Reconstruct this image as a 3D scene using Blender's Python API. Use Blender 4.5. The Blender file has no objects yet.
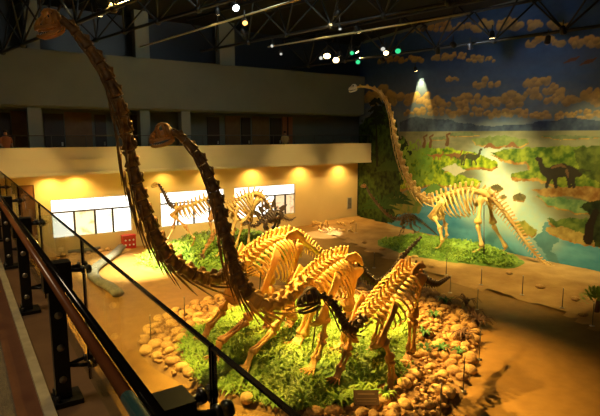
import bpy, math, random
import numpy as np
from mathutils import Vector, noise
random.seed(7)
R = random.Random(11)
S = bpy.context.scene
COL = S.collection
V = Vector
Z = V((0, 0, 1))

# ------------------------------------------------------------------ camera
FPX, EYE = 500.0, 6.5
PITCH = math.atan(74 / FPX)
YAW = math.atan(345 / math.hypot(FPX, 74))
FW = V((math.sin(YAW) * math.cos(PITCH), math.cos(YAW) * math.cos(PITCH), -math.sin(PITCH)))
RT = V((math.cos(YAW), -math.sin(YAW), 0))
UP = RT.cross(FW)
EYEP = V((0, 0, EYE))
cam_d = bpy.data.cameras.new('camera')
cam = bpy.data.objects.new('camera', cam_d)
COL.objects.link(cam)
cam_d.sensor_width = 36
cam_d.lens = 36 * FPX / 600
cam_d.clip_start = 0.05
cam.location = EYEP
cam.rotation_euler = (math.pi / 2 - PITCH, 0, -YAW)
S.camera = cam
S.view_settings.view_transform = 'Standard'
S.view_settings.look = 'None'
S.view_settings.gamma = 1
S.view_settings.exposure = 0.0
S.view_settings.use_curve_mapping = False


def ray(x, y):
    return FW * FPX + RT * (x - 300) + UP * (208 - y)


def at(x, y, d):
    return EYEP + ray(x, y) * (d / FPX)


def onz(x, y, z=0.0):
    r = ray(x, y)
    return EYEP + r * ((z - EYE) / r.z)


def ony(x, y, Y):
    r = ray(x, y)
    return EYEP + r * (Y / r.y)


# ------------------------------------------------------------------ materials
def mat(name, col, rough=0.6, metal=0.0, col2=None, scale=4.0, bump=0.0, bscale=20.0, emit=None, estr=0.0, spec=0.5, detail=6):
    m = bpy.data.materials.new(name)
    m.use_nodes = True
    nt = m.node_tree
    b = nt.nodes['Principled BSDF']
    b.inputs['Base Color'].default_value = (*col, 1)
    b.inputs['Roughness'].default_value = rough
    b.inputs['Metallic'].default_value = metal
    b.inputs['Specular IOR Level'].default_value = spec
    tc = nt.nodes.new('ShaderNodeTexCoord')
    if col2:
        n = nt.nodes.new('ShaderNodeTexNoise')
        n.inputs['Scale'].default_value = scale
        n.inputs['Detail'].default_value = detail
        cr = nt.nodes.new('ShaderNodeValToRGB')
        cr.color_ramp.elements[0].position = 0.32
        cr.color_ramp.elements[1].position = 0.68
        cr.color_ramp.elements[0].color = (*col, 1)
        cr.color_ramp.elements[1].color = (*col2, 1)
        nt.links.new(tc.outputs['Object'], n.inputs['Vector'])
        nt.links.new(n.outputs['Fac'], cr.inputs['Fac'])
        nt.links.new(cr.outputs['Color'], b.inputs['Base Color'])
    if bump:
        n2 = nt.nodes.new('ShaderNodeTexNoise')
        n2.inputs['Scale'].default_value = bscale
        n2.inputs['Detail'].default_value = 5
        bp = nt.nodes.new('ShaderNodeBump')
        bp.inputs['Strength'].default_value = bump
        bp.inputs['Distance'].default_value = 0.05
        nt.links.new(tc.outputs['Object'], n2.inputs['Vector'])
        nt.links.new(n2.outputs['Fac'], bp.inputs['Height'])
        nt.links.new(bp.outputs['Normal'], b.inputs['Normal'])
    if emit:
        b.inputs['Emission Color'].default_value = (*emit, 1)
        b.inputs['Emission Strength'].default_value = estr
    return m


M = {}
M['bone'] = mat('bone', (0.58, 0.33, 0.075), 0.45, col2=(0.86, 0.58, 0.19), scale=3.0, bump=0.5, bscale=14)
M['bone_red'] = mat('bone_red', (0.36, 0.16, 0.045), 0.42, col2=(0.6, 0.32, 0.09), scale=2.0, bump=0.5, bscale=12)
M['bone_dark_and_shaded'] = mat('bone_dark_and_shaded', (0.06, 0.034, 0.018), 0.42, col2=(0.15, 0.085, 0.04), scale=5.0, bump=0.4, bscale=14)  # dark bone; on the third skeleton's neck and head it paints in shade
M['bone_shaded'] = mat('bone_shaded', (0.11, 0.058, 0.022), 0.38, col2=(0.3, 0.17, 0.06), scale=4.0, bump=0.9, bscale=9)  # bone darkened so the colour carries the shade on necks and the corner skeleton
M['bone_tail_shaded'] = mat('bone_tail_shaded', (0.014, 0.009, 0.006), 0.45, col2=(0.05, 0.028, 0.014), scale=5.0, bump=0.4, bscale=14)  # near-black bone, shade of the tails put into the colour
M['bone_pale'] = mat('bone_pale', (0.6, 0.45, 0.2), 0.5, col2=(0.8, 0.66, 0.36), scale=4.0, bump=0.3, bscale=14)
M['bone_white'] = mat('bone_white', (0.85, 0.82, 0.7), 0.45, col2=(0.75, 0.7, 0.55), scale=5.0)
M['tooth'] = mat('tooth', (0.8, 0.75, 0.6), 0.3)
M['moss'] = mat('moss', (0.045, 0.13, 0.012), 0.8, col2=(0.22, 0.36, 0.04), scale=2.2, bump=1.0, bscale=6, detail=10)
M['leaf'] = mat('leaf', (0.14, 0.3, 0.02), 0.6, col2=(0.33, 0.48, 0.05), scale=1.3)
M['leaf_dark'] = mat('leaf_dark', (0.02, 0.09, 0.015), 0.6, col2=(0.05, 0.2, 0.03), scale=3)
M['sand'] = mat('sand', (0.36, 0.2, 0.06), 0.9, col2=(0.52, 0.32, 0.11), scale=1.1, bump=0.8, bscale=5, detail=9)
M['earth'] = mat('earth', (0.15, 0.075, 0.022), 0.9, col2=(0.3, 0.165, 0.05), scale=2, bump=0.8, bscale=6)
M['stone'] = mat('stone', (0.42, 0.24, 0.075), 0.75, col2=(0.66, 0.42, 0.15), scale=3.5, bump=0.5, bscale=9)
M['stone_b'] = mat('stone_b', (0.32, 0.17, 0.055), 0.75, col2=(0.5, 0.29, 0.1), scale=3.5, bump=0.5, bscale=9)
M['greystone'] = mat('greystone', (0.12, 0.12, 0.1), 0.6, col2=(0.22, 0.21, 0.17), scale=5, bump=0.3, bscale=20)
M['floor'] = mat('floor', (0.24, 0.13, 0.034), 0.5, col2=(0.3, 0.165, 0.045), scale=2.5, bump=0.05, bscale=30, spec=0.12)
M['wall'] = mat('wall', (0.7, 0.52, 0.23), 0.85, col2=(0.74, 0.55, 0.25), scale=0.8, bump=0.1, bscale=60)
M['fascia'] = mat('fascia', (0.62, 0.5, 0.27), 0.8, col2=(0.66, 0.54, 0.3), scale=0.6)
M['upper'] = mat('upper', (0.13, 0.145, 0.125), 0.9, col2=(0.15, 0.165, 0.14), scale=0.8)
M['upper_col'] = mat('upper_col', (0.22, 0.24, 0.21), 0.9)
M['dark'] = mat('dark', (0.02, 0.02, 0.022), 0.8)
M['darkblue'] = mat('darkblue', (0.03, 0.04, 0.06), 0.4)
M['ceil'] = mat('ceil', (0.005, 0.005, 0.006), 0.95)
M['door_dark'] = mat('door_dark', (0.035, 0.02, 0.014), 0.5)
M['door_brown'] = mat('door_brown', (0.16, 0.085, 0.035), 0.6, col2=(0.2, 0.11, 0.045), scale=3)
M['door_red'] = mat('door_red', (0.3, 0.12, 0.06), 0.6)
M['curtain'] = mat('curtain', (0.26, 0.11, 0.035), 0.8, col2=(0.17, 0.07, 0.025), scale=2.0)
M['truss'] = mat('truss', (0.012, 0.014, 0.017), 0.55, 0.3)
M['conduit'] = mat('conduit', (0.5, 0.45, 0.3), 0.4, 0.5)
M['black'] = mat('black', (0.012, 0.012, 0.013), 0.4, 0.2)
M['blackgloss'] = mat('blackgloss', (0.01, 0.008, 0.007), 0.12, 0.0)
M['knob'] = mat('knob', (0.1, 0.095, 0.09), 0.28, 0.9)
M['hole'] = mat('hole', (0.45, 0.4, 0.3), 0.35, 0.7)
M['wood'] = mat('wood', (0.24, 0.075, 0.024), 0.25, col2=(0.33, 0.12, 0.04), scale=3)
M['teal'] = mat('teal', (0.02, 0.07, 0.09), 0.25)
M['steel'] = mat('steel', (0.55, 0.5, 0.42), 0.3, 0.9)
M['steel_d'] = mat('steel_d', (0.12, 0.10, 0.08), 0.4, 0.7)
M['white'] = mat('white', (0.8, 0.8, 0.76), 0.4)
M['kerb'] = mat('kerb', (0.6, 0.52, 0.34), 0.5, col2=(0.42, 0.35, 0.22), scale=9)
M['ledge'] = mat('ledge', (0.16, 0.09, 0.05), 0.3, col2=(0.22, 0.13, 0.07), scale=6)
M['tile'] = mat('tile', (0.18, 0.075, 0.04), 0.35, col2=(0.24, 0.11, 0.055), scale=6)
M['carpet'] = mat('carpet', (0.17, 0.13, 0.085), 0.9, col2=(0.24, 0.19, 0.12), scale=12, bump=0.6, bscale=80)
M['red'] = mat('red', (0.55, 0.02, 0.012), 0.4)
M['frame'] = mat('frame', (0.05, 0.035, 0.02), 0.5)
M['frame_w'] = mat('frame_w', (0.5, 0.45, 0.34), 0.5)
M['plaque'] = mat('plaque', (0.07, 0.035, 0.014), 0.6, col2=(0.12, 0.06, 0.02), scale=5)
M['paleplaque'] = mat('paleplaque', (0.19, 0.115, 0.045), 0.6)
M['skin'] = mat('skin', (0.55, 0.3, 0.16), 0.6)
M['shirt_y'] = mat('shirt_y', (0.75, 0.5, 0.18), 0.8)
M['shirt_r'] = mat('shirt_r', (0.55, 0.16, 0.05), 0.8)
M['trouser'] = mat('trouser', (0.06, 0.05, 0.05), 0.8)
M['hair'] = mat('hair', (0.015, 0.01, 0.008), 0.6)
M['shrubwood'] = mat('shrubwood', (0.12, 0.06, 0.03), 0.8)


def emis(name, col, s):
    m = bpy.data.materials.new(name)
    m.use_nodes = True
    nt = m.node_tree
    b = nt.nodes['Principled BSDF']
    b.inputs['Base Color'].default_value = (0.02, 0.02, 0.02, 1)
    b.inputs['Emission Color'].default_value = (*col, 1)
    b.inputs['Emission Strength'].default_value = s
    return m


M['e_warm'] = emis('e_warm', (1, 0.72, 0.3), 14)
M['e_white'] = emis('e_white', (0.85, 0.92, 1), 10)
M['e_amber'] = emis('e_amber', (1, 0.45, 0.1), 4)
M['e_green'] = emis('e_green', (0.03, 0.8, 0.3), 1.0)
M['e_dim'] = emis('e_dim', (0.8, 0.8, 0.7), .8)
M['e_soffit'] = emis('e_soffit', (1, 0.75, 0.35), 12)

# window light (backlit panes with faint pictures behind them)
def pane_mat(name, c0, c1, strength, scale):
    m = bpy.data.materials.new(name)
    m.use_nodes = True
    nt = m.node_tree
    b = nt.nodes['Principled BSDF']
    b.inputs['Base Color'].default_value = (0.3, 0.3, 0.3, 1)
    b.inputs['Roughness'].default_value = 0.15
    tc = nt.nodes.new('ShaderNodeTexCoord')
    n = nt.nodes.new('ShaderNodeTexNoise')
    n.inputs['Scale'].default_value = scale
    n.inputs['Detail'].default_value = 5
    cr = nt.nodes.new('ShaderNodeValToRGB')
    cr.color_ramp.elements[0].position = 0.36
    cr.color_ramp.elements[1].position = 0.47
    cr.color_ramp.elements[0].color = (*c0, 1)
    cr.color_ramp.elements[1].color = (*c1, 1)
    nt.links.new(tc.outputs['Object'], n.inputs['Vector'])
    nt.links.new(n.outputs['Fac'], cr.inputs['Fac'])
    nt.links.new(cr.outputs['Color'], b.inputs['Emission Color'])
    b.inputs['Emission Strength'].default_value = strength
    return m


M['pane'] = pane_mat('pane', (0.9, 0.92, 0.8), (1, 0.97, 0.86), 2.4, 1.3)
M['pane_pic'] = pane_mat('pane_pic', (0.55, 0.66, 0.45), (1, 0.96, 0.82), 1.9, 1.6)
M['pane_warm'] = pane_mat('pane_warm', (0.6, 0.48, 0.18), (1, 0.85, 0.5), 1.3, 2.0)
M['pane_orange'] = pane_mat('pane_orange', (0.62, 0.25, 0.06), (1, 0.78, 0.45), 0.9, 2.6)

# railing glass: clear architectural glass, fresnel mix of clear transmission and mirror reflection
g = bpy.data.materials.new('glass')
g.use_nodes = True
nt = g.node_tree
nt.nodes.remove(nt.nodes['Principled BSDF'])
lw = nt.nodes.new('ShaderNodeLayerWeight')
lw.inputs['Blend'].default_value = 0.5
pw = nt.nodes.new('ShaderNodeMath')
pw.operation = 'POWER'
pw.inputs[1].default_value = 5.0
fr = nt.nodes.new('ShaderNodeMath')
fr.operation = 'MULTIPLY_ADD'
fr.inputs[1].default_value = 0.7
fr.inputs[2].default_value = 0.025
nt.links.new(lw.outputs['Facing'], pw.inputs[0])
nt.links.new(pw.outputs[0], fr.inputs[0])
tr = nt.nodes.new('ShaderNodeBsdfTransparent')
tr.inputs['Color'].default_value = (0.93, 0.97, 0.93, 1)
gl = nt.nodes.new('ShaderNodeBsdfGlossy')
gl.inputs['Roughness'].default_value = 0.0
mx = nt.nodes.new('ShaderNodeMixShader')
nt.links.new(fr.outputs[0], mx.inputs[0])
nt.links.new(tr.outputs[0], mx.inputs[1])
nt.links.new(gl.outputs[0], mx.inputs[2])
nt.links.new(mx.outputs[0], nt.nodes['Material Output'].inputs[0])
M['glass'] = g


# ------------------------------------------------------------------ mesh building
class MB:
    def __init__(self):
        self.v, self.f = [], []

    def ring(self, c, a, b, ra, rb, n):
        i0 = len(self.v)
        for k in range(n):
            t = 2 * math.pi * k / n
            self.v.append(c + a * (ra * math.cos(t)) + b * (rb * math.sin(t)))
        return i0

    def sweep(self, pts, rad, n=7, ref=None, cap=True):
        """tube through pts; rad: float or (ra, rb) each; ra is across ref x tangent, rb along ref"""
        pts = [V(p) for p in pts]
        if not isinstance(rad, (list,)):
            rad = [rad] * len(pts)
        rings = []
        prev = None
        for i, p in enumerate(pts):
            if i == 0:
                t = pts[1] - pts[0]
            elif i == len(pts) - 1:
                t = pts[-1] - pts[-2]
            else:
                t = pts[i + 1] - pts[i - 1]
            if t.length < 1e-9:
                t = V((0, 0, 1))
            t.normalize()
            if ref is not None:
                b = ref - t * ref.dot(t)
                if b.length < 1e-4:
                    b = t.orthogonal()
            elif prev is None:
                b = t.orthogonal()
            else:
                b = prev - t * prev.dot(t)
                if b.length < 1e-4:
                    b = t.orthogonal()
            b.normalize()
            prev = b
            a = b.cross(t)
            r = rad[i]
            ra, rb = r if isinstance(r, tuple) else (r, r)
            rings.append(self.ring(p, a, b, ra, rb, n))
        for q in range(len(rings) - 1):
            for k in range(n):
                k2 = (k + 1) % n
                self.f.append((rings[q] + k, rings[q] + k2, rings[q + 1] + k2, rings[q + 1] + k))
        if cap:
            self.f.append(tuple(rings[0] + k for k in range(n))[::-1])
            self.f.append(tuple(rings[-1] + k for k in range(n)))
        return self

    def bone(self, p0, p1, re, rm, n=8, flat=1.0, ref=None):
        p0, p1 = V(p0), V(p1)
        d = p1 - p0
        prof = [(0, .55), (.04, .95), (.12, .9), (.28, 0), (.5, -.12), (.72, 0), (.88, .85), (.96, 1.0), (1, .6)]
        pts, rad = [], []
        for t, k in prof:
            pts.append(p0 + d * t)
            r = rm + (re - rm) * k
            rad.append((r, r * flat))
        return self.sweep(pts, rad, n, ref)

    def blob(self, c, ra, f=V((1, 0, 0)), u=Z, n=10, m=6, jit=0.0, rnd=None):
        c = V(c)
        f = f.normalized()
        s = u.cross(f).normalized()
        u = f.cross(s)
        i0 = len(self.v)
        rows = []
        for i in range(1, m):
            ph = math.pi * i / m
            row = []
            for k in range(n):
                th = 2 * math.pi * k / n
                q = 1 + (rnd.uniform(-jit, jit) if rnd else 0)
                row.append(len(self.v))
                self.v.append(c + (f * (ra[0] * math.sin(ph) * math.cos(th)) + s * (ra[1] * math.sin(ph) * math.sin(th)) + u * (ra[2] * math.cos(ph))) * q)
            rows.append(row)
        top = len(self.v); self.v.append(c + u * ra[2])
        bot = len(self.v); self.v.append(c - u * ra[2])
        for q in range(len(rows) - 1):
            for k in range(n):
                k2 = (k + 1) % n
                self.f.append((rows[q][k], rows[q + 1][k], rows[q + 1][k2], rows[q][k2]))
        for k in range(n):
            k2 = (k + 1) % n
            self.f.append((top, rows[0][k], rows[0][k2]))
            self.f.append((bot, rows[-1][k2], rows[-1][k]))
        return self

    def box(self, lo, hi):
        x0, y0, z0 = lo
        x1, y1, z1 = hi
        i = len(self.v)
        self.v += [V(p) for p in ((x0, y0, z0), (x1, y0, z0), (x1, y1, z0), (x0, y1, z0), (x0, y0, z1), (x1, y0, z1), (x1, y1, z1), (x0, y1, z1))]
        self.f += [tuple(i + k for k in q) for q in ((0, 3, 2, 1), (4, 5, 6, 7), (0, 1, 5, 4), (1, 2, 6, 5), (2, 3, 7, 6), (3, 0, 4, 7))]
        return self

    def obox(self, c, ax, ay, az, hx, hy, hz):
        i = len(self.v)
        for sx, sy, sz in ((-1, -1, -1), (1, -1, -1), (1, 1, -1), (-1, 1, -1), (-1, -1, 1), (1, -1, 1), (1, 1, 1), (-1, 1, 1)):
            self.v.append(V(c) + ax * (hx * sx) + ay * (hy * sy) + az * (hz * sz))
        self.f += [tuple(i + k for k in q) for q in ((0, 3, 2, 1), (4, 5, 6, 7), (0, 1, 5, 4), (1, 2, 6, 5), (2, 3, 7, 6), (3, 0, 4, 7))]
        return self

    def prism(self, poly, d):
        """poly: list of 3D points (planar), extruded by vector d"""
        i = len(self.v)
        n = len(poly)
        self.v += [V(p) for p in poly] + [V(p) + d for p in poly]
        self.f.append(tuple(i + k for k in range(n))[::-1])
        self.f.append(tuple(i + n + k for k in range(n)))
        for k in range(n):
            k2 = (k + 1) % n
            self.f.append((i + k, i + k2, i + n + k2, i + n + k))
        return self

    def build(self, name, m, parent=None, smooth=True, off=None):
        o_ = V((0, 0, 0))
        if parent is not None:
            q = parent
            while q is not None:
                o_ = o_ + q.location
                q = q.parent
        elif off is not None:
            o_ = V(off)
        me = bpy.data.meshes.new(name)
        me.from_pydata([tuple(p - o_) for p in self.v], [], self.f)
        me.update()
        if smooth:
            me.polygons.foreach_set('use_smooth', [True] * len(me.polygons))
        o = bpy.data.objects.new(name, me)
        COL.objects.link(o)
        if m is not None:
            me.materials.append(m)
        if parent is not None:
            o.parent = parent
        elif off is not None:
            o.location = off
        return o


def tag(o, label=None, cat=None, group=None, kind=None):
    if label: o['label'] = label
    if cat: o['category'] = cat
    if group: o['group'] = group
    if kind: o['kind'] = kind
    return o


def thing(name, loc, label, cat, group=None):
    o = bpy.data.objects.new(name, None)
    o.empty_display_size = 0.2
    COL.objects.link(o)
    o.location = loc
    return tag(o, label, cat, group)


def struct(o, label=None):
    o['kind'] = 'structure'
    if label: o['label'] = label
    return o


def catmull(P, n):
    """n points evenly spaced by arc length on a Catmull-Rom through P"""
    P = [V(p) for p in P]
    Q = [P[0] * 2 - P[1]] + P + [P[-1] * 2 - P[-2]]
    fine = []
    for i in range(1, len(Q) - 2):
        for k in range(16):
            t = k / 16
            a, b, c, d = Q[i - 1], Q[i], Q[i + 1], Q[i + 2]
            fine.append(0.5 * ((2 * b) + (c - a) * t + (2 * a - 5 * b + 4 * c - d) * t * t + (3 * b - a - 3 * c + d) * t ** 3))
    fine.append(P[-1])
    L = [0]
    for i in range(1, len(fine)):
        L.append(L[-1] + (fine[i] - fine[i - 1]).length)
    out = []
    j = 0
    for k in range(n):
        s = L[-1] * k / (n - 1)
        while j < len(L) - 2 and L[j + 1] < s:
            j += 1
        t = (s - L[j]) / max(1e-9, L[j + 1] - L[j])
        out.append(fine[j].lerp(fine[j + 1], t))
    return out


def lin(seq, t):
    x = t * (len(seq) - 1)
    i = min(int(x), len(seq) - 2)
    return seq[i] + (seq[i + 1] - seq[i]) * (x - i)


def pip(x, y, poly):
    c = False
    n = len(poly)
    j = n - 1
    for i in range(n):
        if (poly[i][1] > y) != (poly[j][1] > y) and x < (poly[j][0] - poly[i][0]) * (y - poly[i][1]) / (poly[j][1] - poly[i][1]) + poly[i][0]:
            c = not c
        j = i
    return c


def sstep(a, b, x):
    t = max(0.0, min(1.0, (x - a) / (b - a)))
    return t * t * (3 - 2 * t)


# ------------------------------------------------------------------ terrain
MC = V((9.4, 12.0, 0))                                             # the central island
MPOLY = [(4.0, 13.6), (4.2, 15.6), (5.4, 16.9), (7.6, 17.8), (11.0, 17.6), (14.2, 16.2), (16.0, 14.0), (15.6, 12.0), (14.4, 10.3),
         (12.9, 9.0), (11.2, 8.0), (9.7, 7.2), (8.4, 6.9), (7.0, 7.5), (5.9, 8.8), (4.9, 10.6), (4.3, 12.2)]


def star_radius(poly, c, th):
    dx, dy = math.cos(th), math.sin(th)
    best = 0.1
    n = len(poly)
    for i in range(n):
        ax, ay = poly[i][0] - c.x, poly[i][1] - c.y
        bx, by = poly[(i + 1) % n][0] - c.x, poly[(i + 1) % n][1] - c.y
        ex, ey = bx - ax, by - ay
        den = dx * ey - dy * ex
        if abs(den) < 1e-9:
            continue
        t = (ax * ey - ay * ex) / den
        u = (ax * dy - ay * dx) / den
        if t > 0 and 0 <= u <= 1:
            best = max(best, t)
    return best


NTH = 144
MRAD = [star_radius(MPOLY, MC, 2 * math.pi * k / NTH) for k in range(NTH)]
MRAD = [(MRAD[k - 2] + MRAD[k - 1] + MRAD[k] + MRAD[(k + 1) % NTH] + MRAD[(k + 2) % NTH]) / 5 for k in range(NTH)]


def mfrac(x, y):
    th = math.atan2(y - MC.y, x - MC.x) % (2 * math.pi)
    k = th / (2 * math.pi) * NTH
    i = int(k) % NTH
    r = MRAD[i] + (MRAD[(i + 1) % NTH] - MRAD[i]) * (k - int(k))
    return math.hypot(x - MC.x, y - MC.y) / r


def n2(x, y, s, seed=0.0):
    return noise.noise(V((x * s, y * s, seed)))


def mound_h(x, y):
    q = mfrac(x, y)
    if q >= 1:
        return 0.0
    h = 0.10 * sstep(1.0, 0.97, q) + 0.38 * sstep(1.0, 0.45, q)
    h += sstep(1, .85, q) * (0.07 * n2(x, y, 0.9) + 0.03 * n2(x, y, 3.0, 5))
    return h


M2C, M2R = (11.6, 24.5), (4.8, 3.3)                                # the far green island


def mound2_h(x, y):
    q = math.hypot((x - M2C[0]) / M2R[0], (y - M2C[1]) / M2R[1])
    if q >= 1:
        return 0.0
    return 0.12 * sstep(1, .95, q) + 0.85 * sstep(1.0, 0.3, q) + sstep(1, .8, q) * 0.07 * n2(x, y, 1.1, 9)


SE = [onz(*p) for p in ((296, 219), (335, 237), (365, 250), (400, 264), (435, 276), (470, 287), (520, 300), (560, 312), (600, 333), (650, 370))]
SPOLY = [(p.x, p.y) for p in SE] + [(24.4, SE[-1].y - 2), (25.4, 10), (25.4, 28.95), (SE[0].x, 28.95)]


def seg_dist(x, y, pts):
    best = 1e9
    for i in range(len(pts) - 1):
        ax, ay = pts[i].x, pts[i].y
        bx, by = pts[i + 1].x, pts[i + 1].y
        dx, dy = bx - ax, by - ay
        t = max(0, min(1, ((x - ax) * dx + (y - ay) * dy) / (dx * dx + dy * dy)))
        best = min(best, math.hypot(x - ax - dx * t, y - ay - dy * t))
    return best


def sand_h(x, y):
    if not pip(x, y, SPOLY):
        return 0.0
    d = seg_dist(x, y, SE)
    return 0.08 + 0.18 * sstep(0, 2.2, d) + 0.07 * n2(x, y, 0.6, 3) * sstep(0, 1.0, d) + 0.02 * n2(x, y, 2.5, 8)


G1C = V((21.2, 17.2, 0))


def gm_q(x, y):
    dx, dy = x - G1C.x, y - G1C.y
    ax, ay = 0.16, -0.987
    a = dx * ax + dy * ay
    b = dx * ay - dy * ax
    return math.hypot(a / 4.3, b / 1.8) * (1 + 0.12 * n2(x, y, 0.8, 20))


def gmound_h(x, y):
    q = gm_q(x, y)
    if q >= 1:
        return -1.0
    return sand_h(x, y) + 0.45 * sstep(1.0, 0.5, q) + 0.10 * n2(x, y, 1.5, 31) * sstep(1, .7, q)


def ground_h(x, y):
    return max(mound_h(x, y), mound2_h(x, y), sand_h(x, y), gmound_h(x, y), 0.0)


def ghit(px, py):
    r = ray(px, py).normalized()
    t = 4.0
    while t < 60:
        p = EYEP + r * t
        if p.z <= ground_h(p.x, p.y):
            break
        t += 0.03
    return V((p.x, p.y, ground_h(p.x, p.y)))


# ------------------------------------------------------------------ room shell
FLZ = 4.9                                                         # upper floor level
o = MB().box((-8, -6, -0.3), (26.6, 33.5, 0)).build('floor', M['floor'], smooth=False); struct(o)
o = MB().box((-8, -6, 13.2), (26.6, 33.5, 13.5)).build('ceiling', M['ceil'], smooth=False); struct(o)

WY = 29.0
WX = [(3.85, 8.05), (9.75, 13.95), (14.65, 19.4)]                    # lit windows
WZ = (0.95, 3.05)
mb = MB()
mb.box((-8, WY, 0), (2.35, WY + .3, FLZ)).box((2.35, WY, 3.9), (3.15, WY + .3, FLZ)).box((3.15, WY, 0), (3.85, WY + .3, FLZ))
for a, b in WX:
    mb.box((a, WY, 0), (b, WY + .3, WZ[0])).box((a, WY, WZ[1]), (b, WY + .3, FLZ))
mb.box((8.05, WY, 0), (9.75, WY + .3, FLZ)).box((13.95, WY, 0), (14.65, WY + .3, FLZ)).box((19.4, WY, 0), (25.12, WY + .3, FLZ))
struct(mb.build('wall_back', M['wall'], smooth=False))

# brown doorway beside the first window
d = struct(MB().box((2.36, WY + .06, 0.0), (3.14, WY + .14, 3.89)).build('door_1', M['curtain'], smooth=False), 'dark red-brown closed door at the left end of the yellow wall')
MB().box((2.36, WY + .02, 2.1), (3.14, WY + .06, 2.2)).build('door_rail', M['door_brown'], d, smooth=False)


def window(i, a, b, muls, mats):
    w = bpy.data.objects.new('window_%d' % i, None)
    COL.objects.link(w)
    w.location = ((a + b) / 2, WY + .1, WZ[0])
    struct(w)
    z0, z1 = WZ
    zt = 2.36
    f = MB()
    f.box((a, WY + .04, z0), (b, WY + .16, z0 + .05)).box((a, WY + .05, z1 - .03), (b, WY + .16, z1))
    f.box((a, WY + .05, z0), (a + .04, WY + .16, z1)).box((b - .04, WY + .05, z0), (b, WY + .16, z1))
    f.build('window_frame', M['frame_w'], w, smooth=False)
    xs = [a + .04] + muls + [b - .04]
    for k in range(len(xs) - 1):
        MB().box((xs[k] + .01, WY + .12, zt + .03), (xs[k + 1] - .01, WY + .14, z1 - .03)).build('transom_pane', M['pane'], w, smooth=False)
        MB().box((xs[k] + .02, WY + .12, z0 + .05), (xs[k + 1] - .02, WY + .14, zt - .03)).build('pane', mats[k], w, smooth=False)
    m = MB()
    for x in muls:
        m.box((x - .05, WY + .03, z0 + .05), (x + .05, WY + .16, zt))
    m.build('mullion', M['frame'], w, smooth=False)
    s = MB().box((a + .04, WY + .03, zt - .05), (b - .04, WY + .16, zt + .03)).build('transom_bar', M['frame'], w, smooth=False)
    return w


window(1, *WX[0], [4.98, 6.05, 7.0], [M['pane_pic'], M['pane_warm'], M['pane_pic'], M['pane']])
window(2, *WX[1], [10.8, 11.85, 12.9], [M['pane'], M['pane'], M['pane'], M['pane']])
window(3, *WX[2], [15.85, 16.75, 17.75, 18.6], [M['pane'], M['pane'], M['pane'], M['pane_orange'], M['pane_orange']])

# gallery across the hall: soffit + parapet fascia, floor, wall with doors, upper wall, clerestory
FX1 = 25.1
struct(MB().box((-8, 27.5, 4.6), (FX1, WY + .3, 4.9)).build('trim_1', M['wall'], smooth=False), 'gallery slab over the lit back wall')
fa = MB().box((-8, 27.35, 4.55), (FX1, 27.5, 5.84))
fa.box((-8, 27.28, 4.45), (FX1, 27.5, 4.6)).box((-8, 27.31, 5.2), (FX1, 27.36, 5.25))
struct(fa.build('trim_2', M['fascia'], smooth=False), 'long cream parapet band of the far gallery')
struct(MB().box((-8, WY + .3, 4.6), (26.6, 33.5, 4.9)).build('trim_3', M['dark'], smooth=False), 'gallery floor')
struct(MB().box((-8, 30.6, 4.9), (26.6, 30.8, 7.9)).build('wall_gallery', M['upper'], smooth=False))
uw = MB().box((-8, 28.2, 7.9), (24.95, 28.5, 10.62)).box((-8, 28.5, 7.8), (24.95, 30.8, 7.95))
struct(uw.build('wall_upper', M['upper'], smooth=False))
struct(MB().box((-8, 30.4, 7.95), (26.6, 30.7, 13.2)).build('wall_clerestory', M['darkblue'], smooth=False))
# gallery doors (dark) and columns
for k, (a, b, m) in enumerate([(-0.5, 11, 'door_dark'), (44, 64, 'door_dark'), (95, 106, 'door_dark'), (131, 138, 'door_dark'), (207, 219, 'door_dark'), (241, 250, 'door_dark'), (270, 281, 'door_dark')]):
    x0, x1 = ony(a, 130, 30.6).x, ony(b, 130, 30.6).x
    d = struct(MB().box((x0, 30.52, 4.9), (x1, 30.6, 7.6)).build('door_%d' % (k + 2), M[m], smooth=False))
    MB().box((x1 - .18, 30.46, 5.85), (x1 - .1, 30.52, 6.05)).build('door_handle', M['steel'], d, smooth=False)
for k, (a, b, m) in enumerate([(12, 28, 'door_brown'), (65, 92, 'door_brown'), (225, 240, 'door_brown'), (252, 269, 'door_brown')]):
    x0, x1 = ony(a, 130, 30.6).x, ony(b, 130, 30.6).x
    struct(MB().box((x0, 30.55, 4.9), (x1, 30.6, 7.7)).build('trim_%d' % (k + 4), M[m], smooth=False), 'brown wall panel in the dark gallery')
x0, x1 = ony(282, 130, 30.6).x, ony(292, 130, 30.6).x
d = struct(MB().box((x0, 30.52, 4.9), (x1, 30.6, 7.7)).build('door_9', M['door_red'], smooth=False), 'reddish double door at the right of the gallery')
MB().box(((x0 + x1) / 2 - .05, 30.48, 4.9), ((x0 + x1) / 2 + .05, 30.52, 7.7)).build('door_stile', M['door_dark'], d, smooth=False)
for k, (a, b) in enumerate([(28, 42), (139, 160), (180, 206)]):
    x0, x1 = ony(a, 130, 28.9).x, ony(b, 130, 28.9).x
    if k: x1 = x0 + .55
    struct(MB().box((x0, 28.6, 4.9), (x1, 29.2, 7.8)).build('trim_%d' % (k + 8), M['upper_col'], smooth=False), 'grey gallery column')
for k, (a, b) in enumerate([(25, 38), (133, 147), (217, 232)]):
    x0, x1 = ony(a, 30, 28.9).x, ony(b, 30, 28.9).x
    struct(MB().box((x0, 28.6, 7.95), (x1, 29.2, 13.2)).build('trim_%d' % (k + 11), M['upper_col'], smooth=False), 'grey column of the clerestory')
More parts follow.
